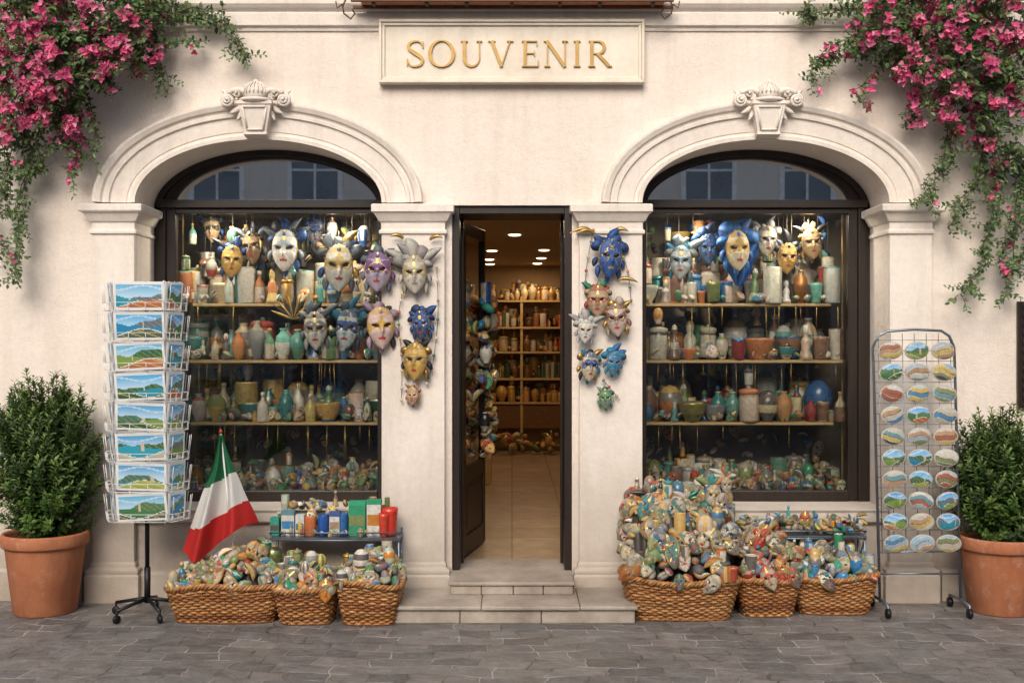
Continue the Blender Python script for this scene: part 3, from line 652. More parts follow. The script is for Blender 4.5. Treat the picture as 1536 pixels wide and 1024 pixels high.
def item(mb,x,y,z,s,r_,pal=BRT,mk_=.10):
    k=r_.random(); M=TR(x,y,z,r_.uniform(-1,1),r_.uniform(-1,1),r_.uniform(0,6.3))
    c=[vary(r_.choice(pal),.2,r_) for _ in range(3)]
    if k<mk_:
        mface(mb,TR(x,y-.02,z,r_.uniform(-.9,.2),r_.uniform(-1.0,1.0),r_.uniform(-.6,.6)),s*2.6,c[0],c[1],RD,r_.randint(0,99),18,22); return
    k=(k-mk_)/(1-mk_)
    if k<.72: mb.ell(M,s*r_.uniform(.6,1.),s*r_.uniform(.45,.7),s*r_.uniform(.36,.6),striped(c[0],c[1],c[2],r_.choice([2,3,4]),r_) if r_.random()<.7 else c[0],r_.choice([0,1,1]),14,10)
    elif k<.90: crescent(mb,TR(x,y-.01,z,r_.uniform(-.7,.7),r_.uniform(-1.6,1.6),r_.uniform(-.8,.8)),s*r_.uniform(.8,1.3),c[0],c[1] if r_.random()<.6 else GOLD,r_.choice([0,1,1]))
    else: pot(mb,x,y,z-s*.4,s*2.4,pal,r_,r_.choice(['cup','egg','jar','can','fig']))
for sg in (-1,1):
    r_=random.Random(50+sg); sh=MB(); jr=MB()
    xout=2.68
    levels=[(Z(455,.66),.66),(Z(540,.60),.60),(Z(633,.60),.60)]
    for i,(z,yf) in enumerate(levels):
        xa,xb=sorted((sg*(.80),sg*(xout-(.10 if i!=1 else .02))))
        sh.box(xa,xb,yf,1.2,z-.022,z)
    xa,xb=sorted((sg*.8,sg*2.75))
    for sx in (xa+.02,xb-.01): sh.box(sx-.006,sx+.006,.9,.912,SILL,2.99)
    sh.obj('display_shelves',[M_SHELF],shop,.002)
    zs=[SILL+.03,levels[2][0],levels[1][0],levels[0][0]]
    hs=[(.10,.20),(.13,.28),(.15,.32),(.16,.30)]
    for li,(z,(h0,h1)) in enumerate(zip(zs,hs)):
        for ri,y in enumerate((.665,.78,.90,1.02,1.13)):
            if li==0 and ri==0: continue
            row(jr,xa+.03,xb-.05,y+(.05 if li==3 else 0),z+.001,h0*(1+.13*ri),h1*(1+.10*ri),PAL,r_)
        for _ in range(36):
            x_=r_.uniform(xa+.1,xb-.1); item(jr,x_,r_.uniform(1.2,1.38),z+r_.uniform(.24,.44),r_.uniform(.04,.065),r_,PAL)
    for _ in range(190):
        x_=r_.uniform(xa+.06,xb-.06); y_=r_.uniform(.56,1.2); item(jr,x_,y_,SILL+.07+(y_-.5)*.26*r_.random()+.03*r_.random(),r_.uniform(.035,.065),r_,PAL+BRT)
    for _ in range(70):
        x_=r_.uniform(xa+.1,xb-.1); item(jr,x_,r_.uniform(.62,.67),zs[r_.choice([1,1,2,2,3])]+.045,r_.uniform(.03,.05),r_,PAL+BRT)
    for _ in range(60):
        x_=r_.uniform(xa+.1,xb-.1); y_=r_.uniform(.75,1.35); zz=r_.uniform(2.50,2.92); s_=r_.uniform(.05,.08)
        jr.tube([(x_,y_,2.99),(x_,y_,zz)],.002,4,(.2,.17,.12),1)
        if r_.random()<.5: item(jr,x_,y_,zz,s_,r_,PAL+[BL,BL,DB,BLK,BLK])
        else: pot(jr,x_,y_,zz-s_*2,s_*2.8,PAL+[BL,DB,BLK],r_)
    for _ in range(34):
        x_=r_.uniform(xa+.1,xb-.1); y_=r_.uniform(.60,.66); z1_=r_.choice([levels[0][0],levels[1][0],levels[2][0]])-.03; jr.tube([(x_,y_,z1_),(x_+r_.uniform(-.01,.01),y_,z1_-r_.uniform(.1,.3))],.003,5,GOLD,2)
    jr.obj('souvenir_jars',ATT)
# ---- interior shelves
r_=random.Random(77); sh=MB(); jr=MB(); yb=9.2
WARM=[(.50,.28,.07),(.56,.37,.11),(.32,.13,.04),(.10,.13,.04),(.56,.44,.24),(.44,.09,.04),(.22,.11,.05),(.05,.09,.05),(.60,.32,.09)]
for i,py in enumerate((450,490,527,567,603)):
    z=Z(py,yb); sh.box(-.75,1.5,yb,9.69,z-.03,z)
    row(jr,-.7,1.45,yb+.10,z+.001,.16,.27,[WARM[(i*2)%9],WARM[(i*2+1)%9],WARM[(i+4)%9]],r_,['bottle','jar','can','vase'] if i<4 else ['egg','jar','cup'])
    row(jr,-.7,1.45,yb+.22,z+.001,.18,.30,WARM,r_)
    row(jr,-.7,1.45,yb+.35,z+.001,.22,.34,WARM,r_)
for xx in (-.75,.15,1.5): sh.box(xx-.02,xx+.02,yb+.01,9.69,FL,Z(445,yb))
sh.box(-.73,1.48,9.66,9.695,FL,2.7)
wp=MB(); wp.box(-.74,1.49,yb+.02,yb+.06,Z(642,yb),Z(608,yb)); wp.obj('woven_panel',[M_WOVEN],shop)
for _ in range(60): item(jr,r_.uniform(-.7,1.3),r_.uniform(8.7,9.1),r_.uniform(.27,.52),r_.uniform(.06,.1),r_,WARM)
for _ in range(60): item(jr,r_.uniform(-.62,-.24),r_.uniform(5.2,6.2),r_.uniform(.55,.98),r_.uniform(.06,.1),r_,WARM+BRT)
sh.box(-.66,-.26,5.2,6.2,FL,.52)
for z in (.75,1.12,1.5,1.88,2.25):
    sh.box(-1.44,-.62,1.9,9.1,z-.025,z)
    y=2.0
    while y<8.9:
        h=r_.uniform(.18,.3); pot(jr,-.64+r_.uniform(-.03,.03),y,z+.001,h,WARM+PAL,r_); y+=r_.uniform(.08,.15)
for _ in range(190):
    y=1.6+7*r_.random()**1.5; item(jr,-.43-.15*r_.random(),y,r_.uniform(.9,2.5),r_.uniform(.06,.10),r_,BRT+WARM+[BL,GOLD,RD])
for _ in range(60):
    t_=r_.uniform(.5,1.12); item(jr,-.405+.8*t_*cos(math.radians(79))+.05+.06*r_.random(),.46+.8*t_*sin(math.radians(79)),r_.uniform(.95,2.3),r_.uniform(.045,.08),r_,BRT+[BL,GOLD,RD,BLK])
sh.obj('interior_shelves',[M_SHELF],shop); jr.obj('interior_souvenirs',ATT)

# ---------------------------------------------------------------- baskets
def superpts(a,b,n):
    P=[]; K=400
    for i in range(K):
        t_=2*pi*i/K; c,s_=cos(t_),sin(t_); P.append((math.copysign(abs(c)**.42,c)*a,math.copysign(abs(s_)**.42,s_)*b))
    L_=[0]
    for i in range(K): L_.append(L_[-1]+math.dist(P[i],P[(i+1)%K]))
    out=[];j=0
    for i in range(n):
        d=L_[-1]*i/n
        while L_[j+1]<d: j+=1
        u=(d-L_[j])/(L_[j+1]-L_[j]); p,q_=P[j],P[(j+1)%K]; out.append((lerp(p[0],q_[0],u),lerp(p[1],q_[1],u)))
    return out
WK=[(.46,.205,.065),(.38,.155,.045),(.56,.28,.10),(.29,.11,.032)]
def basket(px0,px1,bx0,bx1,ptop,pbot,dep,seed):
    r_=random.Random(seed); yf=GY(pbot); h=Z(ptop,yf-.04); 
    cx=(X(px0,yf)+X(px1,yf))/2; a1=(X(px1,yf)-X(px0,yf))/2; a0=(X(bx1,yf)-X(bx0,yf))/2; b0=dep/2-.03; b1=dep/2+.03; cy=yf+b0
    ms=int((a1+b1)*4/.045)//2*2; n=ms*4; mb=MB()
    P0=superpts(a0,b0,n); P1=superpts(a1,b1,n)
    rows=int(h/.0175)
    def dz_(p): return .012*sin(p[0]*5+seed)+.010*sin(p[0]*11+seed*3)
    def pt(i,z_,off):
        t_=z_/h; t2=t_**.85; p=(lerp(P0[i][0],P1[i][0],t2),lerp(P0[i][1],P1[i][1],t2)); l=math.hypot(*p); wob=1+.012*sin(i*.3+seed+z_*9)+.010*sin(i*.11+seed*2)
        return (cx+p[0]*wob*(1+off/l),cy+p[1]*wob*(1+off/l),z_+t_*dz_(p))
    for k in range(rows):
        z_=.012+(h-.03)*k/(rows-1)
        pts=[pt(i,z_+.003*sin(i*.17+k),.0085*sin(2*pi*i*ms/2/n+pi*k)) for i in range(n)]
        o=len(mb.f); mb.tube(pts,.0092,5,vary(r_.choice(WK),.15,r_),0,True)
        for fi in range(o,len(mb.f),5):
            kk=1+.18*sin(fi*.013+k*2)
            for w_ in range(5):
                c=mb.c[fi+w_]; mb.c[fi+w_]=(c[0]*kk,c[1]*kk,c[2]*kk)
    for s_ in range(ms): 
        i=int(n*s_/ms)+2; mb.tube([pt(i%n,z_,0) for z_ in (0,h*.33,h*.66,h)],.006,5,WK[1])
    for j in range(3):
        pts=[]
        for i in range(n):
            a=i*2*pi*(ms//2)/n+j*2*pi/3; p=pt(i,h,.012*cos(a)+.004); pts.append((p[0],p[1],p[2]+.012*sin(a)+.004))
        mb.tube(pts,.0105,6,vary(WK[j],.1,r_),0,True)
        pts=[]
        for i in range(n):
            a=i*2*pi*(ms//2)/n+j*2*pi/3; p=pt(i,.0,.008*cos(a)+.004); pts.append((p[0],p[1],.014+.008*sin(a)))
        mb.tube(pts,.008,5,vary(WK[j],.1,r_),0,True)
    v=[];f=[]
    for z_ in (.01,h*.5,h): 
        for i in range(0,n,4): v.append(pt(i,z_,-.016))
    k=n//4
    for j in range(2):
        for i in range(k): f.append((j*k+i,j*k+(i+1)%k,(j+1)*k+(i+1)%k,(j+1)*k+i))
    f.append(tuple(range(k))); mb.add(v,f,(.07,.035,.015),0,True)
    mb.obj('wicker_basket',[A_WICK]); return cx,cy,a1,b1,h
def pile(bk,tops,n,seed,s0=.035,s1=.065,pal=BRT,back=0.,mk_=.1):
    cx,cy,a,b,h=bk; r_=random.Random(seed); mb=MB(); yy=cy
    T_=[(X(p,yy+back*.5),Z(q_,yy+back*.5)) for p,q_ in tops]
    def top(x):
        if x<=T_[0][0]: return T_[0][1]
        for (x0,z0),(x1,z1) in zip(T_[:-1],T_[1:]):
            if x0<=x<=x1: return lerp(z0,z1,(x-x0)/(x1-x0))
        return T_[-1][1]
    for _ in range(n):
        x_=r_.uniform(cx-a*.97,cx+a*.97); v=r_.random()
        yv=lerp(cy-b*.92,cy+b*.8+back,v)
        if abs(x_-cx)>a*.85 and abs(yv-cy)>b*.8: continue
        ht=max(h+.02,top(x_)-.03); prof_=sin(min(1,v/.62)*pi/2)**.8
        z_=lerp(h+.005,ht,prof_)*r_.uniform(.93,1.0)
        item(mb,x_,yv,z_,r_.uniform(s0,s1),r_,pal,mk_)
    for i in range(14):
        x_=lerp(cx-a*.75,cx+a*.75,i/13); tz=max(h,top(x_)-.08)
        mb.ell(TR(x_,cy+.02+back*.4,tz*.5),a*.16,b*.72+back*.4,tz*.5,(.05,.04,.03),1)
    mb.obj('souvenir_pile',ATT)
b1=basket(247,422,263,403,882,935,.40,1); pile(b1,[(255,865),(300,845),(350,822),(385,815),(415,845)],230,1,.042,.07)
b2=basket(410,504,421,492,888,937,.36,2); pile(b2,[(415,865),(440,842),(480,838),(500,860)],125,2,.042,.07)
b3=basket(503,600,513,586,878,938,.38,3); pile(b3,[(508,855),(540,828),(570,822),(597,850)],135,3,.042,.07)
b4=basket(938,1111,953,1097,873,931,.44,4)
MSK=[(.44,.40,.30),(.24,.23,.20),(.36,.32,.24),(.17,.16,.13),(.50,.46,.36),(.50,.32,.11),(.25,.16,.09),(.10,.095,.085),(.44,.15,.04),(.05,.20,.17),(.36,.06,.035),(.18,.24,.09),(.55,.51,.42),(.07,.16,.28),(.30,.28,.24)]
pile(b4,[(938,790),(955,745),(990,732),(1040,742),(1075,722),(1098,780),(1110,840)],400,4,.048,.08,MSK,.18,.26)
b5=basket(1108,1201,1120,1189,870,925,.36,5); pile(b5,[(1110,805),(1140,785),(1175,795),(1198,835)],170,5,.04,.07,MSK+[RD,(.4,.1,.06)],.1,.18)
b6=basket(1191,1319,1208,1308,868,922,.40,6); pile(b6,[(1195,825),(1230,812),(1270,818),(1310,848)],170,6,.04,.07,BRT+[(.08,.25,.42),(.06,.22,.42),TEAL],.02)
cf=MB(); r_=random.Random(9)
for (px,py,s_) in ((975,742,.075),(1068,732,.085),(1088,716,.06),(1030,750,.07)):
    Y=-.36; x_,z_=X(px,Y),Z(py,Y)
    for q_ in range(6):
        a=lerp(.1,pi-.1,q_/5); blade(cf,(x_,Y,z_),(cos(a),-.2,sin(a)+.3),(r_.uniform(-.9,.9),0,-.3),s_*r_.uniform(1.2,1.9),s_*.7,vary(r_.choice(MSK),.2,r_),r_.choice([1,1,2]),.6,9)
    mface(cf,TR(x_,Y-.04,z_-.05,0,r_.uniform(-.3,.3)),s_*2,(.46,.42,.34),(.30,.24,.16),(.3,.1,.06),q_+px,16,20)
cf.obj('carnival_figures',ATT)
# ---------------------------------------------------------------- side tables with boxes
def table(x0p,x1p,pyz,Y0,Y1,name):
    mb=MB(); z=Z(pyz,Y0); x0,x1=X(x0p,Y0),X(x1p,Y0)
    mb.box(x0,x1,Y0,Y1,z-.012,z)
    mb.tube([(x0,Y0-.005,z+.035),(x1,Y0-.005,z+.035)],.005,6); mb.tube([(x0,Y0-.004,z-.02),(x1,Y0-.004,z-.02)],.006,6)
    for xx in (x0+.01,x1-.01):
        for yy in (Y0+.01,Y1-.01): mb.tube([(xx,yy,0),(xx,yy,z+.035)],.009,8)
        mb.tube([(xx,Y0,z-.02),(xx,Y1,z-.22)],.006,6)
    mb.obj(name,[M_CHROME]); return x0,x1,z
x0,x1,zt=table(404,600,806,-.34,-.09,'display_table')
bx=MB(); r_=random.Random(5)
def pbox(px0,px1,pyt,col,Y=-.28,cap=None,d=.07):
    a,b_=X(px0,Y),X(px1,Y); t_=Z(pyt,Y); bx.box(a,b_,Y,Y+d,zt+.001,t_,col,1)
    if cap: bx.box(a-.002,b_+.002,Y-.002,Y+d+.002,t_-.03,t_+.001,cap,1)
    bx.box(a+.004,b_-.004,Y-.0015,Y,lerp(zt,t_,.3),lerp(zt,t_,.6),vary(r_.choice(BRT),.2,r_),1)
pbox(422,441,766,(.62,.60,.52),cap=(.1,.25,.3)); pbox(523,548,752,(.02,.28,.13),cap=(.03,.35,.18)); pbox(550,571,750,(.66,.64,.58),cap=(.02,.3,.15)); pbox(405,418,776,(.03,.30,.22)); pbox(494,509,768,(.60,.6,.56),cap=(.05,.1,.3)); pbox(443,456,772,(.6,.62,.6))
def pcyl(px,pyt,rp,c,kind='can',Y=-.27):
    t_=Z(pyt,Y)-zt; rr=S(rp,Y); bx.lathe([(a*rr,b*t_) for a,b in PROF[kind]],TR(X(px,Y),Y+.02,zt+.001),lambda i,k:c if i!=2 or k%3 else vary(c,.5,r_),0,18)
pcyl(465,775,9,(.55,.16,.05)); pcyl(485,772,9,(.02,.08,.30)); pcyl(515,770,7,(.03,.12,.32)); pcyl(584,762,13,(.62,.04,.02),'cup'); pcyl(450,782,7,(.6,.4,.1)); pcyl(575,770,8,(.6,.06,.03),'cup',-.33)
for _ in range(70): item(bx,X(r_.uniform(410,585),-.16),r_.uniform(-.19,-.12),zt+r_.uniform(.03,.23),r_.uniform(.03,.05),r_,BRT+[(.02,.25,.12),(.6,.58,.5)])
for _ in range(14): item(bx,X(r_.uniform(410,590),-.31),-.31,zt+.03,r_.uniform(.02,.032),r_)
bx.obj('souvenir_boxes',ATT)
x0,x1,zt=table(1112,1300,803,-.24,-.06,'display_table')
bx=MB()
for _ in range(130): item(bx,r_.uniform(x0,x1-.02),r_.uniform(-.24,-.1),zt+r_.uniform(.02,.12),r_.uniform(.03,.05),r_,BRT+[(.1,.3,.5),(.5,.1,.05)])
bx.obj('souvenir_pile',ATT)
# ---------------------------------------------------------------- picture printing
def pic(sd):
    r_=random.Random(sd); sky=r_.choice([(.06,.32,.68),(.10,.40,.70),(.16,.44,.64),(.10,.34,.60)]); a,b_,c_=r_.uniform(0,6),r_.uniform(0,6),r_.uniform(0,6)
    hill=r_.choice([(.04,.12,.05),(.08,.17,.08),(.12,.15,.20),(.06,.15,.10)]); mid=r_.choice([(.02,.22,.40),(.03,.30,.40),(.18,.28,.06),(.05,.17,.06),(.03,.26,.34)]); fg=r_.choice([(.50,.34,.09),(.22,.30,.07),(.40,.14,.07),(.03,.11,.05),(.42,.40,.35),(.09,.12,.08),(.30,.36,.10)])
    tw=r_.uniform(.2,.8); wt=r_.uniform(.01,.05); hz=r_.uniform(.46,.70); hw_=r_.uniform(.05,.17); ff=r_.uniform(2.5,7)
    def f(u,v):
        h1=hz+hw_*sin(u*ff+a)+.04*sin(u*13+b_); h2=hz-.16+.09*sin(u*5+b_); h3=.20+.18*sin(u*4+c_)
        if v>h1:
            if .80<v-.1*sin(u*5+c_)<.87 : return lc(sky,(.72,.77,.82),.6)
            return lc((.46,.64,.78),sky,min(1,(v-.45)*2.2))
        if abs(u-tw)<wt and v>.3: return (.55,.44,.31)
        if v>h2: return hill if sin(u*40+v*30)>-.6 else lc(hill,(.4,.4,.2),.3)
        if v>h3: return mid if abs(v-h3)>.04 else (.66,.65,.6)
        return fg if abs(sin((u+v*1.5)*9+a))>.3 else lc(fg,(.68,.56,.14),.6)
    return f
def pic2(sd):
    r_=random.Random(sd); C=[r_.choice([(.46,.43,.36),(.08,.22,.38),(.50,.38,.12),(.12,.18,.09),(.34,.12,.07),(.56,.54,.47),(.14,.28,.32),(.20,.22,.10),(.06,.06,.06),(.42,.26,.15),(.30,.38,.44)]) for _ in range(6)]
    C[0]=r_.choice([(.30,.45,.56),(.54,.53,.48),(.48,.45,.38),(.20,.38,.54),(.42,.48,.52)]); sl,cv,ph,fr2=r_.uniform(-.5,.5),r_.uniform(-.9,.9),r_.uniform(0,1),r_.uniform(3.,4.6)
    def f(u,v):
        t=(1-v+sl*(u-.5)+cv*(u-.5)**2+.05*sin(u*9+ph*6))*fr2+ph*.5
        k=int(max(0,min(5,t)))
        if t-int(t)<.12 and t>1: return (.58,.56,.48) if k%2 else (.08,.08,.08)
        return C[k]
    return f
def card(mb,M,w_,h_,sd,nu=22,nv=14):
    p=pic(sd); bd=.045
    def cf_(u,v):
        if u<bd or u>1-bd or v<bd*1.5 or v>1-bd*1.5: return (.74,.74,.72)
        return p((u-bd)/(1-2*bd),(v-.07)/(.86))
    mb.sheet(lambda u,v:((u-.5)*w_,0,(v-.5)*h_),nu,nv,cf_,0,M,False)
    mb.box(-w_/2,w_/2,.0008,.004,-h_/2,h_/2,(.7,.7,.69),0,M)
rk=empty('postcard_rack'); fr_=MB(); cd=MB(); YR=-.50; cx=X(220,YR); r_=random.Random(3)
W=S(78,YR-.15)
for ri in range(8):
    py=444+ri*45.2; zc=Z(py,YR-.14); hc=S(41,YR-.15)
    faces=[(0,-.15,0,W),(-W/2-.045,-.075,-1.13,.17),(W/2+.045,-.075,1.13,.17),(0,.15,pi,W),(-W/2-.045,.075,-2.01,.17),(W/2+.045,.075,2.01,.17)]
    for fi,(dx,dy,rz,ww) in enumerate(faces):
        M=TR(cx+dx+(ri-3.5)*.003,YR+dy,zc,0,0,rz)@TR(0,0,0,.10+r_.uniform(-.03,.03),r_.uniform(-.05,.05),0)
        for st_ in range(2): card(cd,M@TR(.004*st_,-.006*st_+.006,.004*(1-st_)),ww*.97,hc,ri*31+fi*7+st_+500,44 if fi==0 and st_ else 12,26 if fi==0 and st_ else 14)
        M2=TR(cx+dx+(ri-3.5)*.003,YR+dy,zc,0,0,rz); hw=ww/2
        def wp_(pts,r0=.0022): fr_.tube([tuple(M2@Vector(p)) for p in pts],r0,5,(.8,.8,.8),0)
        for zz,yo in ((-hc/2-.004,-.032),(-hc/2+.05,-.036)): wp_([(-hw,0,zz),(-hw,yo,zz),(hw,yo,zz),(hw,0,zz)])
        for sx in (-hw,-hw*.33,hw*.33,hw): wp_([(sx,.02,hc/2+.012),(sx,.012,-hc/2-.004),(sx,-.032,-hc/2-.004),(sx,-.036,-hc/2+.05)])
        wp_([(-hw,.02,hc/2+.004),(hw,.02,hc/2+.004)])
        for sx in (-hw,hw): wp_([(sx,-.036,-hc/2+.05),(sx,-.05,hc/2-.02)])
ztop=Z(422,YR); zbot=Z(782,YR)
for sx in (-W/2,W/2):
    for sy in (-.13,.13): fr_.tube([(cx+sx-.012,YR+sy,zbot),(cx+sx-.02,YR+sy,ztop)],.003,6)
fr_.obj('wire_frame',[M_PLAST],rk); cd.obj('postcards',[A_CARD],rk)
po=MB(); po.tube([(cx+.005,YR,.12),(cx,YR,ztop)],.016,12); po.tube([(cx+.005,YR,.10),(cx+.005,YR,.35)],.022,12)
for k in range(5):
    a=k*2*pi/5+.35; ex,ey=cx+.25*cos(a),YR+.25*sin(a)
    po.tube([(cx+.005,YR,.13),(cx+.12*cos(a),YR+.12*sin(a),.11),(ex,ey,.085)],[.016,.013,.012],8)
    po.tube([(ex,ey,.085),(ex,ey,.05)],.008,6); po.lathe([(0,-.012),(.026,-.012),(.03,-.006),(.03,.006),(.026,.012),(0,.012)],TR(ex,ey,.03,pi/2,0,a),(0,0,0),0,14)
po.obj('stand',[M_IRON],rk)
mr=empty('magnet_rack'); fr_=MB(); cd=MB(); YM=-.40
def pm(px,py,dy=0): return (X(px,YM),YM+dy,Z(py,YM))
outl=[pm(1320,902),pm(1310,540)]+[pm(1309,522)]+[pm(1316,505),pm(1330,497),pm(1372,494),pm(1412,496),pm(1424,504),pm(1431,520)]+[pm(1432,540),pm(1441,900)]
fr_.tube(outl,.010,8)
fr_.tube([pm(1317,828),pm(1438,826)],.007,6); fr_.tube([pm(1319,860),pm(1440,860)],.007,6)
for k in range(7):
    xp=1318+k*18; fr_.tube([pm(xp,500 if 0<k<6 else 508,.01),pm(xp+6,826,.01)],.0028,5)
for k in range(21):
    yp=510+k*15.8; fr_.tube([pm(1311+k*.3,yp,.012),pm(1431+k*.4,yp,.012)],.0025,5)
for xp in (1321,1441):
    a=pm(xp,900); fr_.tube([(a[0],YM-.16,.085),(a[0],YM,.10),(a[0],YM+.2,.085)],.012,8)
    for dy in (-.16,.2):
        fr_.tube([(a[0],YM+dy,.09),(a[0],YM+dy,.05)],.01,6)
        fr_.lathe([(0,-.014),(.032,-.014),(.036,-.006),(.036,.006),(.032,.014),(0,.014)],TR(a[0],YM+dy,.036,0,pi/2,0),(.05,.05,.05),1,16)
fr_.obj('wire_frame',[M_CHROME,M_IRON],mr)
r_=random.Random(8)
for row_ in range(10):
    for c_ in range(3):
        px=1335+c_*39.5+row_*.9; py=526+row_*32.0; sd=r_.randint(0,9999); p=pic(sd) if r_.random()<.25 else pic2(sd)
        M=TR(X(px,YM),YM-.014,Z(py,YM),r_.uniform(-.06,.12),r_.uniform(-.2,.2),r_.uniform(-.12,.12)); rx,rz=S(18.5,YM),S(13.4,YM)
        def dsk(u,v,rx=rx,rz=rz):
            rr=v; a=2*pi*u; return (rx*rr*cos(a),-.012*(1-rr**3),rz*rr*sin(a))
        def cc(u,v,p=p):
            if v>.90: return (.46,.44,.38)
            a=2*pi*u; return p(.5+.5*v*cos(a),.5+.5*v*sin(a))
        cd.sheet(dsk,36,20,cc,0,M)
        cd.lathe([(1,0),(1,.008),(0,.008)],M@Matrix.Diagonal((rx,1,rz,1))@TR(0,0,0,-pi/2),(.4,.38,.33),0,20)
cd.obj('magnets',[A_MAT],mr)
# ---------------------------------------------------------------- flag
fl=empty('italian_flag'); mb=MB(); YF=-.50
Lp=[(329,652),(318,700),(303,735),(290,770),(279,800),(272,822)]; Rp=[(334,652),(347,690),(358,715),(368,742),(378,765),(385,785)]
Ls=cr([(float(a),float(b_)) for a,b_ in Lp],6); Rs=cr([(float(a),float(b_)) for a,b_ in Rp],6)
def smp(P,t_):
    k=t_*(len(P)-1); i=min(int(k),len(P)-2); u=k-i; return (lerp(P[i][0],P[i+1][0],u),lerp(P[i][1],P[i+1][1],u))
def flg(u,v):
    l,r2=smp(Ls,v),smp(Rs,v); px=lerp(l[0],r2[0],u); py=lerp(l[1],r2[1],u)+ (26*v**3)*math.exp(-((u-.28)/.22)**2)+3*v*sin(u*13)
    Y=YF-.01+.08*(v**.6)*sin(u*12+v*2.2)+.02*sin(u*27+v*5)*v
    return (X(px,YF),Y,Z(py,YF))
def fcol(u,v):
    vv=v+.06*(u-.5)
    return (.012,.14,.055) if vv<.36 else ((.70,.69,.66) if vv<.70 else (.50,.018,.015))
mb.sheet(flg,44,60,fcol,0); mb.obj('cloth',[A_CLOTH],fl)
mb=MB(); mb.tube([(X(352,YF+.03),YF+.04,Z(850,YF)),(X(331,YF),YF+.005,Z(650,YF))],.006,8); mb.obj('pole',[M_PLAST],fl)
mb=MB(); mb.ell(TR(X(331,YF),YF,Z(647,YF)),.012,.012,.018,(.5,.03,.02)); mb.obj('finial',[A_CER],fl)

# ---------------------------------------------------------------- plants
def leaf(mb,p,d,nrm,L_,W,col,fold=.25):
    s_=d.cross(nrm); 
    if s_.length<1e-4: return
    s_.normalize(); n2=s_.cross(d).normalized(); h=W*.5
    a=p+d*(L_*.30)+s_*h*.85+n2*h*fold; b_=p+d*(L_*.68)+s_*h*.8+n2*h*fold; t_=p+d*L_-n2*L_*.06; c=p+d*(L_*.68)-s_*h*.8+n2*h*fold; e=p+d*(L_*.30)-s_*h*.85+n2*h*fold
    mb.add([tuple(p),tuple(a),tuple(b_),tuple(t_),tuple(c),tuple(e)],[(0,1,2,3),(0,3,4,5)],col,0,False)
def rv(r_,s_=1): return Vector((r_.gauss(0,s_),r_.gauss(0,s_),r_.gauss(0,s_)))
GR=[(.055,.115,.03),(.075,.15,.04),(.10,.19,.05),(.13,.22,.07),(.04,.085,.028),(.16,.24,.09),(.12,.16,.04)]
PK=[(.66,.10,.23),(.76,.17,.33),(.56,.06,.18),(.82,.28,.43),(.70,.13,.28)]
def twig(lf,fl_,stm,p,d,Ln,r_,lsz=.055,step=.02,flower=0.,grav=.5,gr=GR,rad=.003,lw=.62):
    p=Vector(p); d=Vector(d).normalized(); n=max(3,int(Ln/step)); pts=[tuple(p)]; side=1
    for i in range(n):
        d=(d+Vector((0,0,-grav*step*3))+rv(r_,.07)).normalized(); p=p+d*step
        if p.y>-.03: p.y=-.03; d.y=-abs(d.y)*.5
        pts.append(tuple(p)); side=-side
        sv=d.cross(Vector((0,-1,.2))).normalized()*side
        ld=(sv*.9+d*.4+rv(r_,.3)+Vector((0,-.25,-.25))).normalized(); nr=(Vector((0,-.7,.8))+rv(r_,.35)).normalized()
        s_=lsz*r_.uniform(.6,1.15)*(1-.35*i/n); leaf(lf,p,ld,nr,s_,s_*lw,vary(r_.choice(gr),.2,r_))
        if flower and r_.random()<flower: bloom(fl_,p+rv(r_,.012)+Vector((0,-.02,0)),r_)
    stm.tube(pts,[rad*(1-.6*i/n) for i in range(n+1)],4,(.10,.07,.04))
    return p
def bloom(mb,c,r_,k=None):
    k=k or r_.randint(2,4)
    for _ in range(k):
        o=c+rv(r_,.016); base=(Vector((r_.gauss(0,.5),-1,r_.gauss(0,.5)))).normalized()
        col=vary(r_.choice(PK),.18,r_); a0=r_.uniform(0,6)
        t1=base.cross(Vector((0,0,1))).normalized(); t2=base.cross(t1)
        for q_ in range(3):
            a=a0+q_*2.094; dd=(t1*cos(a)+t2*sin(a)+base*.55).normalized(); leaf(mb,o,dd,base,.030*r_.uniform(.8,1.25),.027,vary(col,.12,r_),.35)
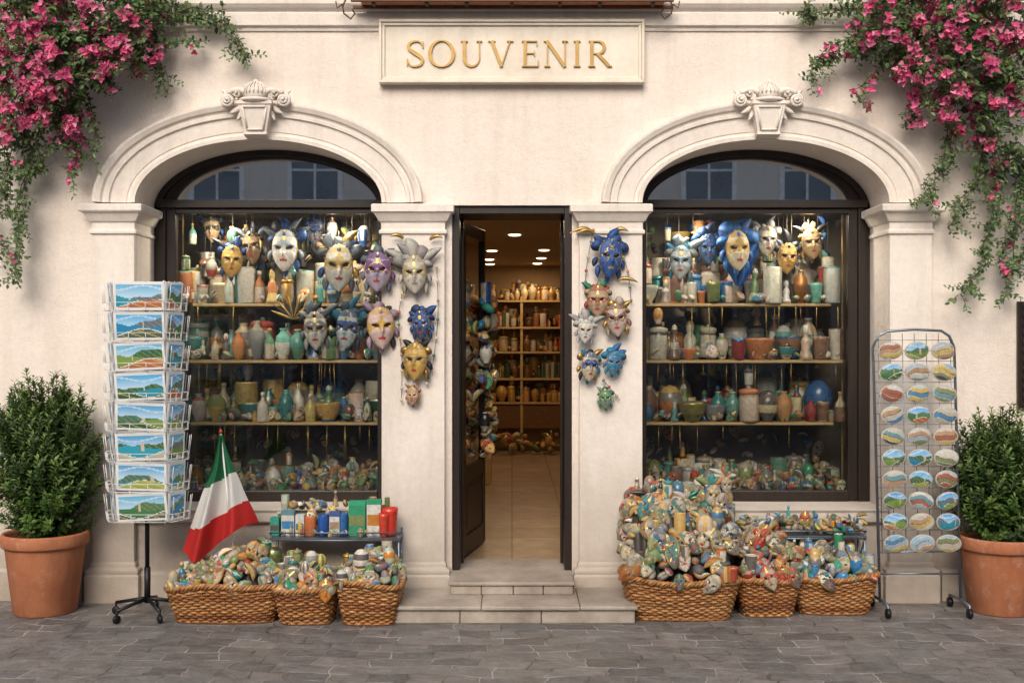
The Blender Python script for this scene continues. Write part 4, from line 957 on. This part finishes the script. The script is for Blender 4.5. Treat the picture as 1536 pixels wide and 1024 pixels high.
def boug(name,blobs,vines,seed):
    r_=random.Random(seed); par=empty(name); lf,fw,sm=MB(),MB(),MB()
    for (px,py,rp,nt_,fp,Y) in blobs:
        c=Vector((X(px,Y),Y,Z(py,Y))); rr=S(rp,Y)
        for _ in range(int(nt_*1.2)):
            dv=rv(r_).normalized(); st_=c+Vector((dv.x*rr*.55*r_.random(),dv.y*rr*.3,dv.z*rr*.55*r_.random()))
            dv.y-=.25
            e=twig(lf,fw,sm,st_,dv,rr*r_.uniform(.35,.75),r_,.060,.019,fp*.03,.7)
            if r_.random()<fp*.5: 
                e2=e+Vector((0,-.02,0))
                for _2 in range(r_.randint(3,6)): bloom(fw,e2+rv(r_,.022),r_)
    for pts,fp,Y,dens in vines:
        P=cr([(float(a),float(b_)) for a,b_ in pts],10); 
        for rep in range(dens):
            off=(r_.uniform(-7,7),r_.uniform(-7,7)); y0=Y+r_.uniform(-.06,.06); prev=None; side=1; path=[]
            for i,(a,b_) in enumerate(P):
                t_=i/len(P); a2=a+off[0]*(1-.3*t_)+3*sin(i*.5+rep); b2_=b_+off[1]
                p=Vector((X(a2,y0),min(y0+.04*sin(i*.35+rep*2),-.03),Z(b2_,y0))); path.append(tuple(p))
                if prev is not None:
                    d=(p-prev); seg_=d.length; d.normalize(); m_=max(1,int(seg_/.019))
                    for q_ in range(m_):
                        side=-side; pp=prev.lerp(p,q_/m_); sv=d.cross(Vector((0,-1,0))).normalized()*side
                        ld=(sv+d*.3+rv(r_,.35)+Vector((0,-.2,-.2))).normalized(); s_=.056*r_.uniform(.55,1.15)*(1-.35*t_)
                        leaf(lf,pp,ld,(Vector((0,-.8,.6))+rv(r_,.35)).normalized(),s_,s_*.66,vary(r_.choice(GR),.2,r_))
                        if r_.random()<fp*.22: bloom(fw,pp+rv(r_,.018)+Vector((0,-.02,0)),r_)
                    if r_.random()<.26: twig(lf,fw,sm,p,(r_.gauss(0,1),-.3,r_.gauss(-.3,.6)),r_.uniform(.05,.18),r_,.05,.02,fp*.2,1.)
                prev=p
            sm.tube(path,[.005*(1-.7*i/len(path)) for i in range(len(path))],5,(.10,.07,.04))
    lf.obj('leaves',[A_LEAF],par); fw.obj('blossoms',[A_BRACT],par); sm.obj('stems',[A_MAT],par)
boug('bougainvillea',
 [(30,20,75,55,.6,-.40),(100,35,80,60,.5,-.40),(165,30,70,50,.35,-.35),(50,95,75,55,.6,-.42),(125,100,70,52,.4,-.38),(190,75,55,32,.2,-.3),(225,20,45,28,.15,-.25),(20,150,55,34,.5,-.35),(90,160,50,30,.5,-.3),(-40,60,80,30,.5,-.4),(0,200,40,18,.2,-.3),(60,-40,90,40,.5,-.4),(180,-30,80,30,.4,-.3)],
 [([(190,20),(260,25),(320,38),(355,65),(362,92)],.02,-.15,3),([(230,10),(290,12),(345,30)],.05,-.15,3),([(200,80),(235,95),(248,150)],.0,-.15,3),([(210,60),(260,65),(300,62)],.1,-.15,2),
  ([(100,150),(112,200),(108,262)],.45,-.2,3),([(130,150),(148,200),(135,235)],.3,-.18,2),([(30,180),(40,240),(25,300),(28,345),(18,420)],.03,-.18,4),([(5,190),(12,250),(4,330)],.03,-.18,4),([(60,170),(62,220),(50,260)],.1,-.18,3),([(-5,230),(-10,330),(10,380)],.03,-.15,2),([(75,150),(85,200),(92,215)],.2,-.2,2)],101)
boug('bougainvillea',
 [(1320,20,55,34,.4,-.3),(1385,20,75,52,.5,-.36),(1460,25,80,58,.6,-.4),(1530,20,70,45,.5,-.4),(1400,90,60,38,.5,-.35),(1460,105,70,50,.55,-.4),(1520,110,70,45,.5,-.4),(1420,150,45,26,.4,-.3),(1490,180,50,28,.3,-.35),(1535,210,45,22,.15,-.3),(1350,70,45,24,.35,-.28),(1470,-40,90,40,.5,-.4),(1340,-30,70,26,.4,-.3),(1580,80,80,25,.5,-.4)],
 [([(1320,10),(1270,12),(1225,18),(1205,14)],.03,-.15,3),([(1330,50),(1280,58),(1235,88),(1215,125)],.10,-.15,3),([(1310,70),(1275,80),(1215,95)],.05,-.15,3),([(1340,90),(1305,120),(1288,155)],.4,-.17,2),([(1380,130),(1370,165),(1360,190)],.4,-.2,2),
  ([(1430,170),(1425,230),(1400,270),(1390,300)],.02,-.18,3),([(1470,190),(1470,260),(1440,300),(1425,335)],.02,-.18,3),([(1510,220),(1495,290),(1480,360),(1465,410),(1435,440)],.02,-.16,3),([(1535,230),(1528,300),(1515,370),(1510,440)],.02,-.16,4),([(1545,220),(1545,330),(1530,400)],.02,-.16,3),([(1490,200),(1500,250),(1480,300)],.1,-.2,3)],202)
BG=[(.045,.105,.02),(.07,.15,.028),(.10,.195,.04),(.145,.25,.055),(.035,.08,.02)]
def bush(name,px,Y,rimp,ptop,prim,pbot,wp,seed,ns=300):
    r_=random.Random(seed); par=empty(name); cx=X(px,Y); zr=Z(prim,Y-.3); R_=S(rimp,Y)
    mb=MB(); rb=R_*.74
    mb.lathe([(0,0),(rb*.96,0),(rb,.01),(R_*.93,zr-.10),(R_*.935,zr-.095),(R_*1.0,zr-.09),(R_*1.02,zr-.08),(R_*1.02,zr-.012),(R_,zr),(R_*.93,zr),(R_*.9,zr-.02),(R_*.88,zr-.08),(R_*.86,zr-.1)],TR(cx,Y,0),(.5,.2,.1),0,48)
    mb.obj('terracotta_pot',[M_TERRA],par)
    mb=MB(); mb.lathe([(R_*.87,zr-.07),(R_*.5,zr-.045),(0,zr-.04)],TR(cx,Y,0),(.1,.1,.1),0,24); mb.obj('soil',[M_SOIL],par)
    lf,sm=MB(),MB(); zt_=Z(ptop,Y); hh=zt_-zr; rx=S(wp/2,Y)
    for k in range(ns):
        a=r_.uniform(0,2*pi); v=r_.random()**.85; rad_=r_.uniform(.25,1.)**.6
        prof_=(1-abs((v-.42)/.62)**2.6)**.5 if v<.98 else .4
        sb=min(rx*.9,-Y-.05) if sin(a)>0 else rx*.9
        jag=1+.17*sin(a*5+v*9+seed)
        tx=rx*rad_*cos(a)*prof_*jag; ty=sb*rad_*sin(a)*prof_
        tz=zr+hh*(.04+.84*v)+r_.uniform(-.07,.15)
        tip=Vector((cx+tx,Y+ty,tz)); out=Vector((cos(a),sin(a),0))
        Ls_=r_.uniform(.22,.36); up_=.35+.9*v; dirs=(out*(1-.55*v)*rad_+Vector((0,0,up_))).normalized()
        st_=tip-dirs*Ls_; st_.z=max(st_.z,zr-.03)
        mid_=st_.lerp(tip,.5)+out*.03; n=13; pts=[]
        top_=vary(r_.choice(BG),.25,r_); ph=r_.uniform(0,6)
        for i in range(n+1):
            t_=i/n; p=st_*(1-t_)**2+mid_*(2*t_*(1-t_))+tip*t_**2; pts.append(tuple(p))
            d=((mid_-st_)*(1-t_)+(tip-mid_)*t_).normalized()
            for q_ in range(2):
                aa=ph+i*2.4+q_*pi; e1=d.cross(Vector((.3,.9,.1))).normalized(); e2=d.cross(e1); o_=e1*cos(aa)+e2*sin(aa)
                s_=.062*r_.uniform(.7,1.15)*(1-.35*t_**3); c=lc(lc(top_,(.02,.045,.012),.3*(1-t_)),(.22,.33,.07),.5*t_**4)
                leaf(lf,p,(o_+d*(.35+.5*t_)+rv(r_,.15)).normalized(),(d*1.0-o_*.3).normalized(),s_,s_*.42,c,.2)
        sm.tube([tuple(Vector((cx+tx*.2,Y+ty*.2,zr-.03)).lerp(st_,.5))]+pts[::4]+[pts[-1]],.003,4,(.07,.06,.03))
    for k in range(16):
        a=r_.uniform(0,6.3); sm.tube([(cx+.05*cos(a),Y+.05*sin(a),zr-.06),(cx+.12*cos(a),Y+.10*sin(a),zr+.3),(cx+rx*.4*cos(a),Y+rx*.3*sin(a),zr+.7*hh)],[.012,.009,.005],6,(.08,.055,.035))
    lf.obj('leaves',[A_LEAF],par); sm.obj('stems',[A_MAT],par)
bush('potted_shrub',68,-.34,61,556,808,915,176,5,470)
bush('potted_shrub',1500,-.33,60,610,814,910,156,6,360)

# ---------------------------------------------------------------- light, world, camera
wd_=bpy.data.worlds.new('World'); scene.world=wd_; wd_.use_nodes=True; nt=wd_.node_tree
sky=nt.nodes.new('ShaderNodeTexSky'); sky.sky_type='NISHITA'; sky.sun_disc=False; sky.sun_elevation=math.radians(36); sky.sun_rotation=math.radians(190)
sky.air_density=1.0; sky.dust_density=5.0; sky.ozone_density=1.0
nt.links.new(sky.outputs[0],nt.nodes['Background'].inputs[0]); nt.nodes['Background'].inputs[1].default_value=.15
sl=bpy.data.lights.new('sun','SUN'); sl.energy=2.1; sl.angle=math.radians(36); sl.color=(1,.955,.90)
so=bpy.data.objects.new('sun',sl); so.rotation_euler=(math.radians(54),0,math.radians(-10)); COL.objects.link(so)
cam=bpy.data.cameras.new('camera'); co=bpy.data.objects.new('camera',cam); COL.objects.link(co)
cam.sensor_width=36; cam.lens=36*F/1536; cam.clip_end=300; co.location=(0,CAMY,H); co.rotation_euler=(pi/2,0,0)
scene.camera=co
scene.view_settings.view_transform='Standard'; scene.view_settings.look='None'; scene.view_settings.exposure=0
